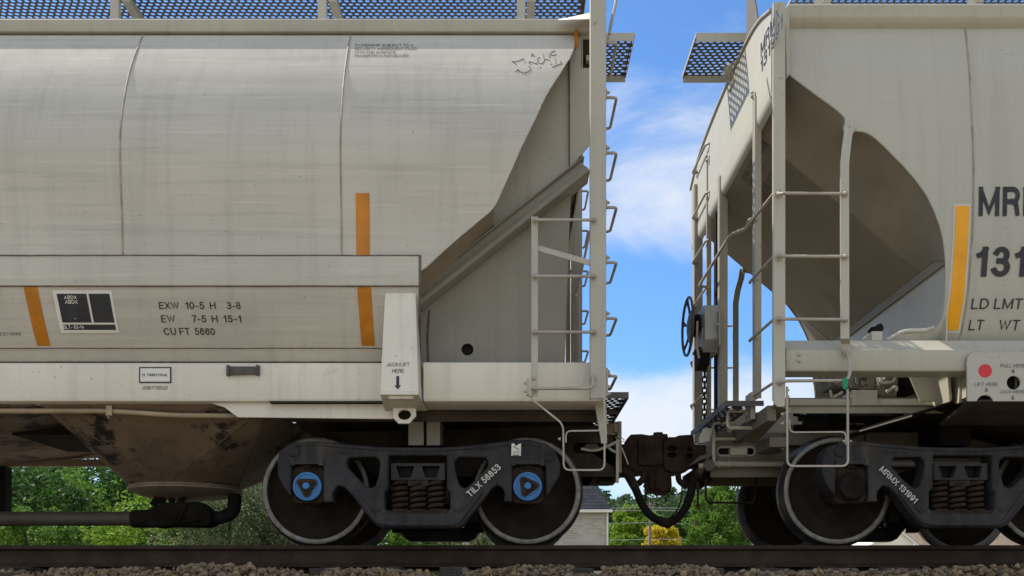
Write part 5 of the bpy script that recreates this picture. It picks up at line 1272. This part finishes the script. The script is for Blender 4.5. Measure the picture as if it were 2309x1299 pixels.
# under and behind the left car
T('leafy_tree', 'dark green tree behind the far cross rail at the left edge', 'tree', 15, 1022, 22, 1.9, 'dark', 1, nleaf=15000, ls=.11, ncl=80, rz=2.2)
T('leafy_tree', 'fresh green tree seen in the gap between the two discharge hoppers', 'tree', 170, 1034, 25, 2.3, 'mid', 2, nleaf=16000, ls=.12, ncl=80, rz=2.4)
T('leafy_tree', 'deep green tree beside the sloping discharge hopper', 'tree', 330, 1020, 27, 2.2, 'dark', 3, nleaf=15000, ls=.12, ncl=80, rz=2.5)
T('shrub', 'bright lime shrub below the left part of the pneumatic pipe', 'shrub', 60, 1130, 18, .95, 'mid', 4, nleaf=8000, ls=.08, ncl=50, rz=1.1, r=.05)
T('shrub', 'lime green shrub under the round hopper outlet', 'shrub', 330, 1112, 21, 1.25, 'lime', 5, nleaf=9000, ls=.08, ncl=55, rz=1.25, r=.05)
T('shrub', 'grey green small leaved shrub left of the blue capped wheel', 'shrub', 520, 1068, 19, 1.35, 'olive', 6, nleaf=26000, ls=.055, ncl=90, rz=1.5, r=.06)
T('shrub', 'low grey green shrub beside the first blue capped wheel', 'shrub', 625, 1085, 20, 1.0, 'olive', 7, nleaf=14000, ls=.06, ncl=60, rz=1.3, r=.05)
T('shrub', 'low bright shrub glimpsed under the left truck frame', 'shrub', 900, 1150, 19, 1.0, 'mid', 8, nleaf=9000, ls=.08, ncl=50, rz=1.0, r=.05)
T('shrub', 'pale green bush glimpsed between the left truck wheels', 'shrub', 1060, 1165, 20, 1.0, 'olive', 9, nleaf=9000, ls=.075, ncl=50, rz=.9, r=.05)
T('leafy_tree', 'tall dark tree behind the grey green shrubs', 'tree', 500, 1040, 34, 2.6, 'dark', 10, nleaf=12000, ls=.16, ncl=70, rz=2.8)
T('leafy_tree', 'dark tree far behind the cross rail, second from the left edge', 'tree', 100, 1026, 36, 2.8, 'dark', 31, nleaf=12000, ls=.17, ncl=70, rz=2.9)
# in the gap under the couplers
T('broad_tree', 'yellow green tree to the left of the wooden pole', 'tree', 1430, 1139, 66, 1.9, 'lime', 12, nleaf=9000, ls=.22, ncl=60, rz=2.6)
T('shrub', 'bright lime shrub next to the brick house corner', 'shrub', 1405, 1196, 58, 1.0, 'lime', 13, nleaf=5000, ls=.15, ncl=36, rz=1.2, r=.05)
T('yellow_tree', 'golden yellow tree beside the wooden pole', 'tree', 1491, 1182, 60, 1.12, 'yellow', 14, nleaf=9000, ls=.16, ncl=70, rz=1.5)
T('leafy_tree', 'dark green tree between the lime shrub and the golden tree', 'tree', 1450, 1170, 72, 1.4, 'dark', 15, nleaf=6000, ls=.22, ncl=40, rz=2.6)
T('conical_tree', 'dense green conical tree below the right brake hose', 'tree', 1572, 1116, 40, 1.65, 'mid', 16, nleaf=22000, ls=.12, ncl=150, shape='cone', rz=3.1, spread=.2)
T('leafy_tree', 'fresh green tree right of the conical tree', 'tree', 1625, 1087, 46, 1.5, 'mid', 17, nleaf=15000, ls=.15, ncl=80, rz=3.2)
T('leafy_tree', 'shaded green tree beside the far wheel of the cream car', 'tree', 1675, 1105, 52, 1.8, 'dark', 18, nleaf=12000, ls=.17, ncl=70, rz=3.4)
T('leafy_tree', 'dark tree behind the conical tree and below the couplers', 'tree', 1535, 1150, 85, 2.2, 'dark', 19, nleaf=7000, ls=.26, ncl=46, rz=3.2)
# wooded hill far behind
hp = []
for i in range(33):
    x = -60 + i * 5
    hp.append([(x, y, z) for y, z in ((90, -2.0), (115, .5 + .6*math.sin(x*.13)), (140, 4 + 1.0*math.sin(x*.09 + 1)), (190, 8), (260, 9))])
mh, t, b = newmat("hill_ground"); b.inputs[0].default_value = (.05, .07, .03, 1); b.inputs['Roughness'].default_value = .95
kind(MB().grid(hp).build('hill', mh), 'structure')
mb = MB(); r5 = random.Random(21)
for k in range(120):
    y = r5.choice((104, 112, 122, 134, 146)); px = r5.uniform(1290, 1790); d = y + D0
    ytop = 1108 + r5.uniform(-3, 10) + (146 - y) * .75 - 4 * math.sin(px * .021)
    if px < 1330: ytop += 6
    x = (px - CX) * d / F; zt = ZC + (HY - ytop) * d / F; rr = r5.uniform(1.6, 2.7)
    crown_mesh(mb, r5, (x, y, zt - rr * 1.1), rr, rr, rr * 1.15, 18, 620, .62, spread=.45)
for k in range(60):
    y = r5.uniform(62, 80); d = y + D0; px = r5.uniform(-260, 1270); rr = r5.uniform(1.5, 2.3); x = (px - CX) * d / F; zt = ZC + (HY - 1052 - r5.uniform(0, 60)) * d / F
    crown_mesh(mb, r5, (x, y, zt - rr), rr, rr, rr * 1.4, 14, 420, .5, spread=.5)
kind(mb.build('wooded_hillside', LM['forest'], smooth=0), 'stuff')

# ================================================================== BUILDINGS, POLE
brick, t, b = newmat("pale_grey_brick"); v = coords(t)
bk = t.nodes.new('ShaderNodeTexBrick'); bk.inputs['Scale'].default_value = 1; bk.inputs['Brick Width'].default_value = .40; bk.inputs['Row Height'].default_value = .115; bk.inputs['Mortar Size'].default_value = .012
bk.inputs['Color1'].default_value = (.40, .38, .34, 1); bk.inputs['Color2'].default_value = (.27, .25, .22, 1); bk.inputs['Mortar'].default_value = (.42, .41, .39, 1)
q = t.nodes.new('ShaderNodeMapping'); q.inputs['Rotation'].default_value = (math.radians(90), 0, 0); t.links.new(v, q.inputs[0]); t.links.new(q.outputs[0], bk.inputs[0])
t.links.new(nmix(t, nrange(t, nnoise(t, v, 2, 5), .3, .7, 0, .5), bk.outputs[0], (.40, .38, .35)), b.inputs[0]); b.inputs['Roughness'].default_value = .85
shing, t, b = newmat("grey_shingles"); v = coords(t)
bk = t.nodes.new('ShaderNodeTexBrick'); bk.inputs['Scale'].default_value = 1; bk.inputs['Brick Width'].default_value = .3; bk.inputs['Row Height'].default_value = .16; bk.inputs['Mortar Size'].default_value = .012
bk.inputs['Color1'].default_value = (.10, .105, .125, 1); bk.inputs['Color2'].default_value = (.065, .07, .085, 1); bk.inputs['Mortar'].default_value = (.04, .04, .05, 1)
q = t.nodes.new('ShaderNodeMapping'); q.inputs['Rotation'].default_value = (math.radians(90), 0, 0); t.links.new(v, q.inputs[0]); t.links.new(q.outputs[0], bk.inputs[0]); t.links.new(bk.outputs[0], b.inputs[0]); b.inputs['Roughness'].default_value = .9
hd = 44; hyy = hd - D0
hx1 = (1372 - CX) * hd / F; ze = ZC + (HY - 1152) * hd / F
H = thing('brick_house', 'pale grey brick house with a steep dark shingle roof', 'house', (hx1 - 4, hyy + 4, GZ))
MB().box((hx1 - 9, hx1), (hyy, hyy + 9), (GZ, ze)).build('wall', brick, H)
ex = .12; zx = ZC + (HY - 1073) * hd / F
x1_ = hx1 + ex; x0_ = hx1 - 9 - ex
def hx(px): return (px - CX) * hd / F
pr = [(x1_, ze), (hx(1360), ze + .75), (hx(1345), ze + 1.35), (hx(1333), ze + 1.37), (hx(1322), ze + 2.1), (hx(1290), ze + 4.2), (hx(1180), ze + 4.2), (x0_, ze)]
MB().prism([(x, hyy - .25 + (z - ze) * .15, z) for x, z in pr], (0, 9.4, 0)).build('roof', shing, H)
MB().box((x0_, x1_ + .05), (hyy - .36, hyy - .24), (ze - .10, ze + .04)).build('gutter', M['white'], H, bevel=.02)
MB().tube([(hx1 - .06, hyy - .05, ze - .1), (hx1 - .06, hyy - .05, GZ)], .045, 8).build('downspout', M['white'], H)
gd = 36; gy = gd - D0
siding, t, b = newmat("white_lap_siding"); v = coords(t)
wv = t.nodes.new('ShaderNodeTexWave'); wv.wave_type = 'BANDS'; wv.bands_direction = 'Z'; wv.wave_profile = 'SAW'; wv.inputs['Scale'].default_value = 2.6; t.links.new(v, wv.inputs[0])
b.inputs[0].default_value = (.78, .77, .70, 1); nbump(t, b, wv.outputs[1], .5, .03); b.inputs['Roughness'].default_value = .5
def gx(px): return (px - CX) * gd / F
def gz(py): return ZC + (HY - py) * gd / F
Gb = thing('white_gabled_shed', 'white clapboard shed with a low brown roof behind the cream car truck', 'shed', (gx(2000), gy + 3, GZ))
MB().prism([(gx(1940), gy, GZ), (gx(2060), gy, GZ), (gx(2060), gy, gz(1226)), (gx(2018), gy, gz(1193)), (gx(1940), gy, gz(1240))], (-.4, 7, 0)).build('wall', siding, Gb)
mb = MB()
mb.prism([(gx(2022), gy - .15, gz(1196)), (gx(2072), gy - .15, gz(1236)), (gx(2074), gy - .15, gz(1233)), (gx(2024), gy - .15, gz(1192))], (0, .12, 0)); mb.prism([(gx(2022), gy - .15, gz(1196)), (gx(1940), gy - .15, gz(1245)), (gx(1938), gy - .15, gz(1242)), (gx(2022), gy - .15, gz(1192))], (0, .12, 0)); mb.build('barge_board', M['white'], Gb)
mb = MB(); mb.prism([(gx(2024), gy - .03, gz(1191)), (gx(2074), gy - .03, gz(1232)), (gx(2760), gy + 6, gz(1232)), (gx(2760), gy + 6, gz(1165)), (gx(2070), gy + 6, gz(1165))], (0, 0, .06)); mb.build('roof', paint("brown_shingles", (.21, .17, .13), .15, rough=.9, nscale=5), Gb)
pd = 55; py_ = pd - D0
def pxp(px, py, dy=0): return P(px, py, py_ + dy)
pole = thing('utility_pole', 'weathered wooden utility pole beside the golden yellow tree', 'utility pole', (pxp(1461, 1228)[0], py_, GZ))
wood = paint("weathered_pole_wood", (.26, .22, .18), .2, streak=.2, rough=.85, nscale=3)
MB().tube([Vector((pxp(1461, 1240)[0], py_, GZ)), pxp(1467, 1133)], lambda t: .115 - .03 * t, 10).build('pole_shaft', wood, pole)
MB().bar(pxp(1456, 1138.5, -.15), pxp(1478, 1137.5, -.15), .09, .08, (0, 1, 0)).build('crossarm', wood, pole)
mb = MB()
for u in (1458, 1476): mb.lathe([(0, .14), (.05, .12), (.06, .06), (.03, .05), (.03, 0)], pxp(u, 1136.5, -.15), 'z', 8)
mb.build('insulator', M['valve'], pole)
wire = paint("pale_aluminium_wire", (.42, .42, .42), .05, rough=.5, bump=0)
for n, (lab, y0, y1, o) in enumerate((('topmost overhead wire at the crossarm of the wooden pole', 1144, 1146, -.2), ('second overhead wire just under the crossarm of the pole', 1151, 1150, .2), ('sagging overhead wire halfway up the wooden pole', 1178, 1181, .0), ('lowest overhead wire crossing in front of the trees', 1217, 1213, .1))):
    pts = []
    for k in range(25):
        px = lerp(1330, 1760, k / 24); sag = (1 - (2 * abs((px - 1467) / 293) - 1)**2 if abs(px - 1467) < 293 else 0) * 3
        pts.append(pxp(px, lerp(y0, y1, k / 24) + sag * .6, o))
    tag(MB().tube(pts, .017, 5).build('overhead_wire', wire), lab, 'wire', None)
